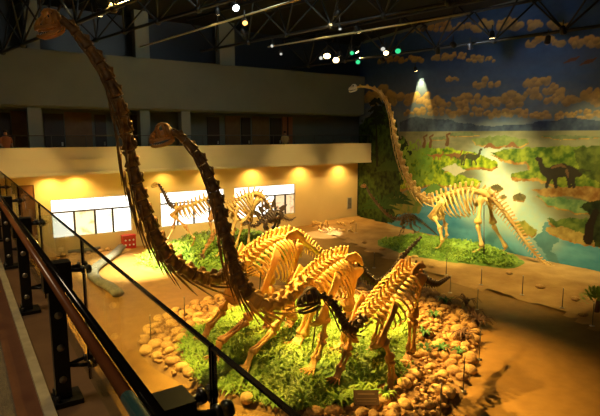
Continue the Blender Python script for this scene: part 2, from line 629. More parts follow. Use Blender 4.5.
# gallery guard rail on the parapet
gr = thing('gallery_railing', (10, 27.6, 5.84), 'thin dark guard rail along the cream parapet of the far gallery', 'railing')
MB().sweep([(-7.5, 27.45, 6.42), (FX1 - .2, 27.45, 6.42)], .025, 6).build('top_rail', M['steel_d'], gr)
x = -7.3
while x < FX1 - .3:
    MB().sweep([(x, 27.45, 5.84), (x, 27.45, 6.42)], .018, 6).build('baluster', M['steel_d'], gr)
    x += 1.6
# far right / near shells of the hall, out of the frame
struct(MB().box((-8.3, -6, 0), (-8, 33.5, 13.2)).build('wall_left', M['upper'], smooth=False))
struct(MB().box((-8, -6.3, 0), (26.6, -6, 13.2)).build('wall_near', M['upper'], smooth=False))

# soffit downlights
for k, px in enumerate((50, 77, 165, 208, 255, 303, 342)):
    p = ony(px, 175, 28.55)
    lab = {0: 'leftmost', 1: 'second', 2: 'third', 3: 'fourth', 4: 'fifth', 5: 'sixth', 6: 'rightmost'}[k]
    t = thing('downlight', (p.x, 28.35, 4.6), 'recessed warm downlight under the gallery soffit, %s of the row' % lab, 'downlight', 'downlights under the gallery soffit')
    MB().sweep([(p.x, 28.35, 4.60), (p.x, 28.35, 4.55)], .11, 14).build('trim_ring', M['white'], t)
    MB().sweep([(p.x, 28.35, 4.552), (p.x, 28.35, 4.545)], .075, 14).build('lens', M['e_soffit'], t)
    ld = bpy.data.lights.new('downlight_lamp', 'SPOT')
    ld.energy = 420 if k not in (2, 3) else 200
    ld.color = (1, 0.6, 0.15)
    ld.spot_size = math.radians(140)
    ld.spot_blend = 0.9
    ld.shadow_soft_size = 0.05
    lo = bpy.data.objects.new('downlight_lamp', ld)
    COL.objects.link(lo)
    lo.location = (p.x, 28.35, 4.5)

# ------------------------------------------------------------------ mural
MURX = [(-6, 23.6), (14, 23.8), (20, 24.05), (24, 24.5), (27, 24.9), (29, 25.15)]


def mur_x(y):
    for i in range(len(MURX) - 1):
        if y <= MURX[i + 1][0]:
            a, b = MURX[i], MURX[i + 1]
            t = (y - a[0]) / (b[0] - a[0])
            return a[1] + (b[1] - a[1]) * max(0, t)
    return MURX[-1][1]


def W(px, py):                                                      # photo pixel -> (Y, z) on the mural wall
    r = ray(px, py)
    X = 24.0
    for _ in range(6):
        t = X / r.x
        X = mur_x(t * r.y)
    t = X / r.x
    return (t * r.y, EYE + t * r.z)


NY, NZ = 560, 330
ys = np.linspace(28.96, 4.0, NY)
zs = np.linspace(0.0, 13.0, NZ)
YY, ZZ = np.meshgrid(ys, zs)


def vnoise(x, y, seed):
    xi, yi = np.floor(x).astype(int), np.floor(y).astype(int)
    xf, yf = x - xi, y - yi

    def h(a, b):
        n = (a * 374761393 + b * 668265263 + seed * 2147483) & 0x7fffffff
        n = ((n ^ (n >> 13)) * 1274126177) & 0x7fffffff
        return ((n ^ (n >> 16)) & 0xffff) / 65535.0
    u, v = xf * xf * (3 - 2 * xf), yf * yf * (3 - 2 * yf)
    return (h(xi, yi) * (1 - u) + h(xi + 1, yi) * u) * (1 - v) + (h(xi, yi + 1) * (1 - u) + h(xi + 1, yi + 1) * u) * v


def fbm(x, y, seed, o=4):
    r, a, s = 0, 0.5, 0
    for k in range(o):
        r = r + a * vnoise(x * 2 ** k, y * 2 ** k, seed + k * 17)
        s += a
        a *= 0.55
    return r / s


FB = fbm(YY * 1.5, ZZ * 1.5, 3)
FB2 = fbm(YY * 4.0, ZZ * 4.0, 9)
FB3 = fbm(YY * 0.5, ZZ * 2.2, 21)
DX = (fbm(YY * 2.2, ZZ * 2.2, 40) - .5) * 0.5
DZ = (fbm(YY * 2.2, ZZ * 2.2, 60) - .5) * 0.35
IMG = np.zeros((NZ, NY, 3))


def mix(mask, col, col2=None, nz=None):
    mask = np.clip(mask, 0, 1)[..., None]
    c = np.array(col, float)[None, None, :]
    if col2 is not None:
        k = np.clip((FB if nz is None else nz), 0, 1)[..., None]
        k = np.clip((k - .3) / .4, 0, 1)
        c = c * (1 - k) + np.array(col2, float)[None, None, :] * k
    IMG[:] = IMG * (1 - mask) + c * mask


def polymask(pxs, dist=1.0):
    P = [W(*p) for p in pxs]
    X, Yv = YY + DX * dist, ZZ + DZ * dist
    inside = np.zeros(YY.shape, bool)
    j = len(P) - 1
    for i in range(len(P)):
        (xa, ya), (xb, yb) = P[i], P[j]
        if ya != yb:
            c = ((ya > Yv) != (yb > Yv)) & (X < (xb - xa) * (Yv - ya) / (yb - ya) + xa)
            inside ^= c
        j = i
    return inside.astype(float)


def soft(m, n):
    for _ in range(2):
        for ax in (0, 1):
            m = sum(np.roll(m, k, ax) for k in range(-n, n + 1)) / (2 * n + 1)
    return m


def strokemask(pxs, widths, dist=0.15):
    P = [W(*p) for p in pxs]
    X, Yv = YY + DX * dist, ZZ + DZ * dist
    out = np.zeros(YY.shape)
    for i in range(len(P) - 1):
        (xa, ya), (xb, yb) = P[i], P[i + 1]
        dx, dy = xb - xa, yb - ya
        t = np.clip(((X - xa) * dx + (Yv - ya) * dy) / (dx * dx + dy * dy + 1e-9), 0, 1)
        dd = np.hypot(X - xa - dx * t, Yv - ya - dy * t)
        w = widths[i] + (widths[i + 1] - widths[i]) * t
        out = np.maximum(out, (dd < w).astype(float))
    return out


z_h = W(480, 132)[1]
k = np.clip((ZZ - z_h) / 4.2, 0, 1)[..., None]
IMG[:] = np.array([0.17, 0.20, 0.18]) * (1 - k) + np.array([0.025, 0.06, 0.16]) * k
mix((FB3 - .45) * 2.0 * (ZZ > z_h), (0.05, 0.10, 0.2))
# clouds: heaps of round puffs
CL = [(423, 100, 16, 8), (447, 104, 20, 7), (470, 100, 16, 6), (500, 103, 22, 8), (520, 98, 20, 8), (545, 92, 20, 8), (560, 100, 14, 6), (585, 100, 20, 8), (487, 84, 13, 6),
      (455, 57, 22, 5), (480, 60, 14, 4), (545, 42, 18, 7), (584, 43, 18, 7), (430, 112, 26, 5), (480, 113, 30, 6), (520, 114, 30, 6), (560, 117, 26, 5), (590, 114, 20, 5), (453, 80, 7, 3),
      (402, 100, 14, 8), (383, 96, 9, 12), (372, 100, 8, 8), (520, 25, 46, 8), (440, 27, 40, 7), (540, 83, 16, 7), (412, 60, 10, 4), (392, 60, 12, 5), (596, 95, 14, 7)]
rc = random.Random(5)
for (cx, cy, w, h) in CL:
    body = np.zeros(YY.shape)
    base = np.zeros(YY.shape)
    lite = np.zeros(YY.shape)
    nb = int(w / h * 5) + 6
    for q in range(nb):
        a = rc.uniform(-1, 1)
        px = cx + a * w
        top = math.sqrt(max(0, 1 - a * a))
        py = cy + h * .35 - rc.uniform(0, 1.1) * h * top
        r = h * rc.uniform(.34, .62)
        (yc, zc) = W(px, py)
        rr = abs(W(px, py + r)[1] - zc)
        ry = max(abs(W(px + r, py)[0] - yc), rr)
        dd = np.hypot((YY + DX * .5 - yc) / ry, (ZZ + DZ * .6 - zc) / rr)
        inn = np.clip((1.05 - dd) * 5, 0, 1)
        up = np.clip((ZZ - zc) / rr * .7 + .25 - (YY - yc) / ry * .0, 0, 1)
        lite = lite * (1 - inn) + inn * up
        body = np.maximum(body, inn)
    mix(body * .9, (0.22, 0.15, 0.06), (0.30, 0.20, 0.075), FB2)
    mix(body * lite * .8, (0.66, 0.40, 0.11), (0.50, 0.31, 0.085), FB2)
# mountains
mix(polymask([(400, 122), (415, 116), (430, 119), (450, 120), (470, 124), (490, 127), (510, 125), (530, 124), (560, 119), (580, 118), (604, 122), (640, 120), (640, 140), (400, 138)], .5), (0.035, 0.05, 0.085), (0.06, 0.085, 0.12), FB2)
# water
wz = W(480, 131)[1]
mix((ZZ < wz).astype(float), (0.15, 0.145, 0.07), (0.23, 0.22, 0.11), FB3)
# the blue lake in front
mix(polymask([(380, 205), (420, 196), (440, 205), (480, 205), (520, 228), (560, 234), (640, 250), (640, 330), (380, 330)], .6), (0.05, 0.24, 0.33), (0.12, 0.36, 0.42), FB3)
mix(polymask([(415, 185), (452, 188), (450, 200), (420, 200)], .4), (0.10, 0.26, 0.36))
# bright river down the middle
mix(soft(polymask([(478, 146), (508, 145), (500, 160), (505, 172), (528, 180), (530, 200), (540, 212), (562, 232), (552, 256), (520, 240), (500, 232), (464, 220), (455, 195), (484, 186), (480, 170), (470, 160)], 1.4), 9), (0.46, 0.58, 0.40), (0.34, 0.52, 0.44), FB2)
mix(soft(polymask([(488, 150), (500, 150), (499, 168), (516, 185), (520, 205), (508, 220), (490, 205), (488, 180), (484, 165)], 1.2), 6) * .9, (0.92, 0.86, 0.5), (0.8, 0.82, 0.55), FB2)
# shimmering reflection patches
mix(polymask([(548, 218), (556, 226), (556, 240), (552, 250), (560, 262), (548, 262), (538, 244), (530, 238), (540, 232)], 1.6), (0.10, 0.25, 0.25))
GR = ((0.06, 0.14, 0.008), (0.42, 0.50, 0.02))
BR = ((0.24, 0.11, 0.02), (0.48, 0.27, 0.05))


def island(poly, edge=2.5, g=GR, dist=.9):
    lower = [(x, y + edge) for x, y in poly]
    mix(polymask(lower, dist), BR[0], BR[1], FB2)
    mix(polymask(poly, dist), g[0], g[1], FB2)


island([(400, 158), (425, 148), (450, 148), (480, 154), (498, 164), (492, 168), (470, 167), (450, 170), (430, 175), (412, 172), (398, 168)], 2.5)
island([(396, 166), (430, 168), (462, 176), (482, 182), (480, 187), (455, 187), (430, 184), (396, 190)], 2.5)
mix(polymask([(442, 168), (455, 164), (466, 170), (455, 176)], .6), (0.55, 0.5, 0.3))
island([(490, 152), (520, 148), (560, 146), (610, 146), (640, 150), (640, 200), (600, 190), (560, 186), (538, 178), (512, 178), (512, 175), (530, 170), (525, 163), (500, 158)], 2.5, ((0.05, 0.11, 0.01), (0.25, 0.30, 0.025)))
mix(polymask([(531, 190), (560, 186), (600, 188), (640, 190), (640, 206), (600, 203), (575, 198), (545, 196)], .7), BR[0], (0.40, 0.24, 0.06), FB2)
island([(538, 195), (570, 200), (610, 205), (640, 212), (640, 228), (600, 218), (565, 210), (545, 203)], 1.5, ((0.09, 0.2, 0.07), (0.22, 0.32, 0.1)))
island([(545, 219), (570, 218), (600, 222), (640, 230), (640, 242), (596, 238), (570, 232), (550, 224)], 2.5, ((0.05, 0.10, 0.02), (0.14, 0.19, 0.03)))
island([(545, 229), (562, 226), (600, 238), (602, 246), (580, 243), (560, 238)], 1.5, ((0.28, 0.2, 0.05), (0.42, 0.31, 0.08)))
island([(512, 222), (526, 221), (536, 232), (530, 236), (518, 231)], 1.5, ((0.2, 0.22, 0.03), (0.34, 0.3, 0.05)))
island([(472, 138), (500, 136), (525, 138), (530, 144), (500, 147), (480, 146)], 1.2, ((0.12, 0.16, 0.04), (0.18, 0.22, 0.06)))
for p in ([(490, 187), (498, 184), (504, 188), (498, 192)], [(499, 196), (505, 194), (508, 197), (503, 199)], [(513, 196), (520, 193), (526, 196), (523, 201), (514, 200)]):
    island(p, 1.2, ((0.10, 0.09, 0.03), (0.2, 0.16, 0.05)), .3)
for p in ([(446, 133), (470, 132), (480, 135), (455, 137)], [(540, 136), (575, 135), (604, 137), (560, 140)], [(430, 137), (445, 136), (447, 140), (432, 140)]):
    island(p, .6, ((0.10, 0.13, 0.06), (0.16, 0.19, 0.08)), .3)
# jungle on the left
jl = polymask([(340, 215), (345, 150), (352, 128), (370, 118), (384, 104), (392, 120), (404, 140), (412, 150), (408, 172), (402, 190), (410, 205), (395, 222), (340, 232)], 2.2)
mix(jl, (0.008, 0.022, 0.006), (0.05, 0.09, 0.012), FB2)
mix(polymask([(398, 140), (420, 142), (436, 150), (432, 176), (415, 186), (400, 178)], 2.0) * (FB2 > .46), (0.22, 0.34, 0.03), (0.10, 0.2, 0.02), FB)
mix(polymask([(386, 200), (410, 192), (424, 198), (420, 212), (395, 216)], 1.2), (0.28, 0.24, 0.05), (0.12, 0.18, 0.03), FB2)
# slim tree against the left clouds
mix(strokemask([(377, 165), (376, 120), (375, 100)], [.12, .08, .04]), (0.012, 0.016, 0.01))
for cy in (101, 108, 114, 121):
    mix(polymask([(367, cy + 5), (372, cy), (376, cy - 4), (381, cy), (386, cy + 5), (376, cy + 3)], 1.4), (0.014, 0.022, 0.012))
# lianas / palm fronds painted in the jungle and by the lake
rp = random.Random(9)
for (cx, cy, L, c) in [(434, 193, 13, (0.07, 0.2, 0.03)), (434, 193, 12, (0.16, 0.3, 0.05)), (396, 203, 18, (0.02, 0.06, 0.012)), (380, 208, 20, (0.03, 0.08, 0.015)), (390, 170, 15, (0.05, 0.10, 0.015))]:
    for q in range(9):
        a = math.pi * (0.02 + .96 * q / 8)
        mid = (cx + math.cos(a) * L * .55, cy - math.sin(a) * L * .6)
        tip = (cx + math.cos(a) * L, cy - math.sin(a) * L * .65 + 3)
        mix(strokemask([(cx, cy), mid, tip], [.05, .12, .02]), c)
# painted dinosaurs
DK = (0.035, 0.028, 0.014)


def pdino(x, y, s, c, c2=None, flip=1, long=1):
    """a long-necked animal painted with its feet at (x,y); s = body length in photo pixels"""
    def q(a, b):
        return (x + flip * a * s, y - b * s)
    u = s / 23.0
    m = strokemask([q(-.45, .50), q(-.2, .58), q(.1, .62), q(.4, .52)], [.15 * u, .27 * u, .28 * u, .15 * u], .1)
    m = np.maximum(m, strokemask([q(-.4, .5), q(-.62, .62), q(-.72, .85), q(-.74, 1.02), q(-.84, 1.04)], [.24 * u, .16 * u, .1 * u, .09 * u, .09 * u], .08))
    m = np.maximum(m, strokemask([q(.35, .55), q(.7, .5), q(1.1 * long, .62), q(1.5 * long, .6)], [.26 * u, .14 * u, .07 * u, .02 * u], .08))
    for a, b in ((-.34, -.5), (-.22, -.16), (.3, .36), (.42, .52)):
        m = np.maximum(m, strokemask([q(a, .45), q((a + b) / 2, .25), q(b, .02)], [.15 * u, .085 * u, .075 * u], .05))
    mix(m, c)
    if c2:
        mix(strokemask([q(-.3, .72), q(0, .82), q(.2, .74)], [.04 * u, .07 * u, .04 * u], .2) * m, c2)
        mix(strokemask([q(.25, .6), q(.3, .35)], [.07 * u, .03 * u], .2) * m, c2)


pdino(560, 187, 27, DK, (0.16, 0.085, 0.03), 1, .75)
pdino(469, 165, 15, (0.06, 0.06, 0.02), (0.2, 0.14, 0.03), -1)
pdino(455, 160, 9, (0.22, 0.10, 0.03), None, -1)
pdino(437, 160, 8, (0.30, 0.12, 0.03), None, -1)
for x, y in ((424, 146), (430, 146), (447, 144)):
    mix(strokemask([(x, y), (x + 1, y - 5), (x - .5, y - 9), (x + 3, y - 11)], [.15, .1, .06, .06]), (0.13, 0.06, 0.02))
for x, y in ((490, 148), (512, 147)):
    mix(strokemask([(x - 6, y), (x, y - 3), (x + 6, y)], [.04, .13, .04]), (0.2, 0.09, 0.03))
# dark tree and shade plants at the right edge
mix(polymask([(583, 208), (592, 200), (610, 198), (640, 200), (640, 252), (596, 246), (588, 232), (592, 222)], 1.2), (0.012, 0.02, 0.006), (0.035, 0.05, 0.01), FB2)
mix(strokemask([(588, 240), (590, 225), (596, 212)], [.22, .18, .14]), (0.02, 0.012, 0.006))
mix(polymask([(574, 150), (590, 146), (640, 146), (640, 188), (600, 184), (580, 172)], 1.0) * .8, (0.03, 0.04, 0.008), (0.07, 0.09, 0.015), FB2)
# flying reptiles
for x, y in ((572, 60), (588, 62)):
    mix(strokemask([(x - 8, y + 3), (x - 2, y), (x + 3, y - 1), (x + 8, y - 4)], [.03, .08, .08, .02]), (0.12, 0.05, 0.03))
# shore strip along the foot of the painting
mix(polymask([(380, 226), (420, 238), (470, 244), (520, 258), (560, 268), (600, 277), (650, 292), (650, 340), (380, 340)], .4), (0.36, 0.22, 0.07), (0.46, 0.29, 0.10), FB2)

verts = [(mur_x(YY[j, i]), YY[j, i], ZZ[j, i]) for j in range(NZ) for i in range(NY)]
faces = [(j * NY + i, j * NY + i + 1, (j + 1) * NY + i + 1, (j + 1) * NY + i) for j in range(NZ - 1) for i in range(NY - 1)]
me = bpy.data.meshes.new('mural')
me.from_pydata([(a, b, c) for a, b, c in verts], [], faces)
ca = me.color_attributes.new('paint', 'FLOAT_COLOR', 'POINT')
rgba = np.ones((NZ * NY, 4), np.float32)
rng_ = np.random.default_rng(4)
IMG *= (0.86 + 0.28 * FB2)[..., None]
rgba[:, :3] = np.clip(IMG.reshape(-1, 3), 0, 1)
ca.data.foreach_set('color', rgba.ravel())
me.update()
mural = bpy.data.objects.new('mural', me)
COL.objects.link(mural)
tag(mural, 'huge painted prehistoric landscape with clouds, river and grazing dinosaurs covering the right wall', 'mural')
mm = bpy.data.materials.new('mural_paint')
mm.use_nodes = True
an = mm.node_tree.nodes.new('ShaderNodeAttribute')
an.attribute_name = 'paint'
mb_ = mm.node_tree.nodes['Principled BSDF']
mb_.inputs['Roughness'].default_value = 0.7
mb_.inputs['Specular IOR Level'].default_value = 0.2
mm.node_tree.links.new(an.outputs['Color'], mb_.inputs['Base Color'])
me.materials.append(mm)
wr = MB()
for i in range(len(MURX) - 1):
    (ya, xa), (yb, xb) = MURX[i], MURX[i + 1]
    wr.prism([(xa + .06, ya, 0), (xb + .06, yb, 0), (26.6, yb, 0), (26.6, ya, 0)], V((0, 0, 13.2)))
struct(wr.build('wall_right', M['upper'], smooth=False))


# ------------------------------------------------------------------ terrain meshes
def terrain_polar(name, c, rad, hf, m, nr=40, skirt=-0.02):
    mb = MB()
    n = len(rad)
    mb.v.append(V((c[0], c[1], hf(c[0], c[1]))))
    for i in range(1, nr + 1):
        for k in range(n):
            th = 2 * math.pi * k / n
            r = rad[k] * min(i / nr, 0.999)
            x, y = c[0] + r * math.cos(th), c[1] + r * math.sin(th)
            mb.v.append(V((x, y, hf(x, y))))
    for k in range(n):
        th = 2 * math.pi * k / n
        mb.v.append(V((c[0] + rad[k] * math.cos(th), c[1] + rad[k] * math.sin(th), 0.0)))
    for k in range(n):
        mb.f.append((0, 1 + k, 1 + (k + 1) % n))
    for i in range(nr):
        for k in range(n):
            k2 = (k + 1) % n
            a = 1 + i * n
            mb.f.append((a + k, a + n + k, a + n + k2, a + k2))
    return mb.build(name, m)


FEETPX = [(207, 337), (219, 356), (250, 368), (314, 370), (338, 380), (390, 390), (410, 362)]
FEETW = [ghit(*p) for p in FEETPX]
# green interior of the island as seen in the photograph
GPX = [(186, 332), (215, 322), (240, 308), (300, 300), (345, 305), (400, 305), (412, 330), (414, 352), (398, 366), (402, 392), (372, 397), (345, 404), (320, 412), (285, 412), (240, 398), (205, 392), (188, 372), (180, 350)]
GPOLY = [(p.x, p.y) for p in (ghit(*q) for q in GPX)]
isl = terrain_polar('display_island', (MC.x, MC.y), MRAD, mound_h, M['earth'], 56)
tag(isl, 'low earth island edged with cobbles carrying the three largest skeletons', 'display mound')
# moss carpet over the inner part of the island
mb = MB()
st = 0.14
idx = {}
for i in range(int(4 / st), int(16 / st)):
    for j in range(int(6.5 / st), int(18 / st)):
        x, y = i * st, j * st
        if pip(x + .5 * n2(x, y, .9, 2), y + .5 * n2(x, y, .9, 7), GPOLY) and mfrac(x, y) < .97:
            for a, b in ((i, j), (i + 1, j), (i + 1, j + 1), (i, j + 1)):
                if (a, b) not in idx:
                    idx[(a, b)] = len(mb.v)
                    mb.v.append(V((a * st, b * st, mound_h(a * st, b * st) + .03 + .05 * abs(n2(a * st, b * st, 3.5, 4)))))
            mb.f.append((idx[(i, j)], idx[(i + 1, j)], idx[(i + 1, j + 1)], idx[(i, j + 1)]))
ms = mb.build('moss_carpet', M['moss'])
tag(ms, 'bright green moss and ground ferns spread over the middle of the central island', 'moss', kind='stuff')


def blades(inside, x0, x1, y0, y1, n, hf, ln, wd, rnd):
    mb = MB()
    c = 0
    while c < n:
        x, y = rnd.uniform(x0, x1), rnd.uniform(y0, y1)
        if not inside(x, y) or any((x - q.x) ** 2 + (y - q.y) ** 2 < .16 for q in FEETW):
            continue
        c += 1
        a = rnd.uniform(0, 6.283)
        L = ln * rnd.uniform(.5, 1.3)
        d = V((math.cos(a), math.sin(a), 0))
        s = V((-d.y, d.x, 0)) * wd * rnd.uniform(.7, 1.3)
        b = V((x, y, hf(x, y) + .02))
        m1 = b + d * L * .45 + Z * L * rnd.uniform(.25, .6)
        t = b + d * L + Z * L * rnd.uniform(.1, .4)
        i = len(mb.v)
        mb.v += [b - s * .5, b + s * .5, m1 + s, m1 - s, t]
        mb.f += [(i, i + 1, i + 2, i + 3), (i + 3, i + 2, i + 4)]
    return mb


bl = blades(lambda x, y: pip(x, y, GPOLY), 4.2, 14, 6.6, 17.5, 14000, mound_h, .24, .022, random.Random(3))
tag(bl.build('ground_fern', M['leaf'], smooth=False), 'yellow-green fern fronds lying all over the moss of the central island', 'ferns', kind='stuff')

rad2 = []
for k in range(72):
    th = 2 * math.pi * k / 72
    rad2.append(1 / math.hypot(math.cos(th) / M2R[0], math.sin(th) / M2R[1]))
m2 = terrain_polar('display_island', M2C, rad2, mound2_h, M['moss'], 24)
tag(m2, 'smaller moss-green island in front of the lit windows carrying the small skeletons', 'display mound')
bl = blades(lambda x, y: math.hypot((x - M2C[0]) / M2R[0], (y - M2C[1]) / M2R[1]) < .95, 6.7, 16.5, 21.1, 27.8, 3200, mound2_h, .32, .04, random.Random(5))
tag(bl.build('ground_fern', M['leaf'], smooth=False), 'fern fronds covering the small far island before the windows', 'ferns', kind='stuff')

# sand bed in front of the mural
mb = MB()
st = 0.28
idx = {}
for i in range(int(15.5 / st), int(25.4 / st)):
    for j in range(int(3 / st), int(28.9 / st)):
        x, y = (i + .5) * st, (j + .5) * st
        if pip(x, y, SPOLY) and x < mur_x(y) - .05:
            for a, b in ((i, j), (i + 1, j), (i + 1, j + 1), (i, j + 1)):
                if (a, b) not in idx:
                    idx[(a, b)] = len(mb.v)
                    X, Y_ = a * st, b * st
                    mb.v.append(V((X, Y_, max(0.0, sand_h(X, Y_)))))
            mb.f.append((idx[(i, j)], idx[(i + 1, j)], idx[(i + 1, j + 1)], idx[(i, j + 1)]))
sb = mb.build('sand_bed', M['sand'])
tag(sb, 'long ochre sand bed along the foot of the painted wall', 'sand bed')
radg = []
for k in range(96):
    th = 2 * math.pi * k / 96
    r = 0.2
    while gm_q(G1C.x + r * math.cos(th), G1C.y + r * math.sin(th)) < 1 and r < 6:
        r += .04
    radg.append(r)


def gm_top(x, y):
    return max(gmound_h(x, y), sand_h(x, y) * (gm_q(x, y) >= 1))


mb = MB()
mb.v.append(V((G1C.x, G1C.y, gm_top(G1C.x, G1C.y))))
for i in range(1, 31):
    for k in range(96):
        th = 2 * math.pi * k / 96
        r = radg[k] * i / 30
        x, y = G1C.x + r * math.cos(th), G1C.y + r * math.sin(th)
        mb.v.append(V((x, y, gm_top(x, y) + .05 * abs(n2(x, y, 4, 2)))))
for k in range(96):
    mb.f.append((0, 1 + k, 1 + (k + 1) % 96))
for i in range(29):
    for k in range(96):
        a = 1 + i * 96
        mb.f.append((a + k, a + 96 + k, a + 96 + (k + 1) % 96, a + (k + 1) % 96))
gmo = mb.build('grass_mound', M['moss'])
tag(gmo, 'long mossy green mound on the sand under the skeleton beside the mural', 'mound')
bl = blades(lambda x, y: gm_q(x, y) < .93, 19.5, 23.6, 11.5, 21.8, 2600, lambda x, y: gm_top(x, y), .26, .04, random.Random(8))
tag(bl.build('ground_fern', M['leaf'], smooth=False), 'fern fronds over the green mound beside the mural', 'ferns', kind='stuff')

# ------------------------------------------------------------------ stones of the island's border
def stone_mesh(k):
    mb = MB()
    rr = random.Random(100 + k)
    mb.blob((0, 0, 0), (1, rr.uniform(.68, .9), rr.uniform(.5, .68)), n=9, m=6, jit=.07, rnd=rr)
    me = bpy.data.meshes.new('cobblestone')
    me.from_pydata([tuple(p) for p in mb.v], [], mb.f)
    me.polygons.foreach_set('use_smooth', [True] * len(me.polygons))
    return me


SM = [stone_mesh(k) for k in range(6)]
for k, me_ in enumerate(SM):
    me_.materials.append(M['stone'] if k % 3 else M['stone_b'])
rr = random.Random(21)
stones = []
tries = 0


def seen(p):
    v = p - EYEP
    z = v.dot(FW)
    if z < 1: return False
    x, y = 300 + FPX * v.dot(RT) / z, 208 - FPX * v.dot(UP) / z
    return -5 < x < 605 and -5 < y < 425


while len(stones) < 300 and tries < 60000:
    tries += 1
    x, y = rr.uniform(3.8, 16.2), rr.uniform(6.8, 18)
    q = mfrac(x, y)
    if q > .985 or pip(x, y, GPOLY):
        continue
    p = V((x, y, mound_h(x, y)))
    if not seen(p):
        continue
    r = rr.uniform(.12, .21) * (1.15 if q > .85 else 1.0)
    if any((p - s[0]).length < (r + s[1]) * .70 for s in stones) or any((p - f_).length < .42 for f_ in FEETW):
        continue
    stones.append((p, r))
for p, r in stones:
    o = bpy.data.objects.new('cobblestone', rr.choice(SM))
    COL.objects.link(o)
    o.location = p + Z * (r * .22)
    o.scale = (r * 1.08, r * 1.05, r)
    o.rotation_euler = (rr.uniform(-.2, .2), rr.uniform(-.2, .2), rr.uniform(0, 6.28))
    v = p - EYEP
    px = 300 + FPX * v.dot(RT) / v.dot(FW)
    py = 208 - FPX * v.dot(UP) / v.dot(FW)
    if px < 240:
        tag(o, 'ochre cobblestone lying in the stone border at the left end of the central island', 'stone', 'cobbles at the left end of the central island')
    elif px > 400 and py < 330:
        tag(o, 'red-brown cobblestone on the bank behind the right end of the central island', 'stone', 'cobbles on the right bank of the central island')
    elif px > 395:
        tag(o, 'rounded ochre cobblestone in the wide front right border of the central island', 'stone', 'cobbles of the front right border of the central island')
    else:
        tag(o, 'ochre cobblestone in the near border of the central island below the moss', 'stone', 'cobbles of the near border of the central island')


TWIG = [(472, 318), (466, 306), (478, 326), (462, 340)]
pb = MB()
rr = random.Random(77)
c_ = 0
while c_ < 1900:
    x, y = rr.uniform(3.8, 16.2), rr.uniform(6.8, 18)
    if mfrac(x, y) > .98 or pip(x, y, GPOLY):
        continue
    c_ += 1
    r = rr.uniform(.045, .10)
    pb.blob((x, y, mound_h(x, y) + r * .25), (r, r * rr.uniform(.7, .95), r * .6), V((math.cos(c_), math.sin(c_), 0)), n=6, m=4, jit=.1, rnd=rr)
tag(pb.build('pebble', M['stone_b']), 'small pebbles filling the gaps between the cobbles of the central island', 'pebbles', kind='stuff')


def tuft(name, p, label, cat, L, n, m, group=None, sd=1, w=.03):
    r = random.Random(sd)
    t = thing(name, p, label, cat, group)
    for q in range(n):
        a = 2 * math.pi * q / n + r.uniform(-.3, .3)
        d = V((math.cos(a), math.sin(a), 0))
        l = L * r.uniform(.7, 1.2)
        s = V((-d.y, d.x, 0))
        pts = [p, p + d * l * .3 + Z * l * .55, p + d * l * .7 + Z * l * .65, p + d * l + Z * l * .35]
        MB().sweep(pts, [(w * .5, .006), (w * 1.3, .006), (w, .006), (.004, .003)], 6, Z).build('frond', m, t)
    return t


for k, (px, py, L, lab) in enumerate([(424, 337, .32, 'dark fern tuft on the right bank directly behind the hindmost right foot bones'), (441, 352, .3, 'dark fern tuft in the middle of the front right cobbles'),
                                      (459, 354, .28, 'dark fern tuft among the cobbles nearest the right stanchion'), (425, 352, .3, 'fern tuft between the right foot bones and the cobbles'),
                                      (445, 304, .36, 'dark shrub tuft high on the rear right bank of the island'), (434, 318, .3, 'fern tuft on the red-brown bank right of the hind leg'),
                                      (303, 408, .45, 'grassy tuft at the near edge of the moss, left one'), (338, 405, .4, 'grassy tuft at the near edge of the moss, beside the little plaque'), (385, 398, .3, 'short grass tuft between the plaque and the front right foot bones')]):
    tuft('fern_tuft', ghit(px, py), lab, 'fern', L, 11, M['leaf_dark'] if k < 6 else M['leaf'], 'fern tufts on the central island', k + 50)

for k, (px, py) in enumerate(TWIG):
    tuft('dry_bush', ghit(px, py), 'dark dry bush on the right bank of the island, %s of four' % ('second rearmost', 'rearmost', 'third rearmost', 'nearest')[k], 'bush', .5, 16, M['shrubwood'], 'dry bushes on the right bank', 90 + k, .035)

# ------------------------------------------------------------------ skeletons
def frame(pts, i, fallback):
    a = pts[max(0, i - 1)]
    b = pts[min(len(pts) - 1, i + 1)]
    f = (a - b).normalized()                                       # towards the head
    h = V((f.x, f.y, 0)) * 1.0 + fallback * 0.15
    s = Z.cross(h).normalized()                                     # the animal's left
    u = f.cross(s).normalized()
    return f, s, u


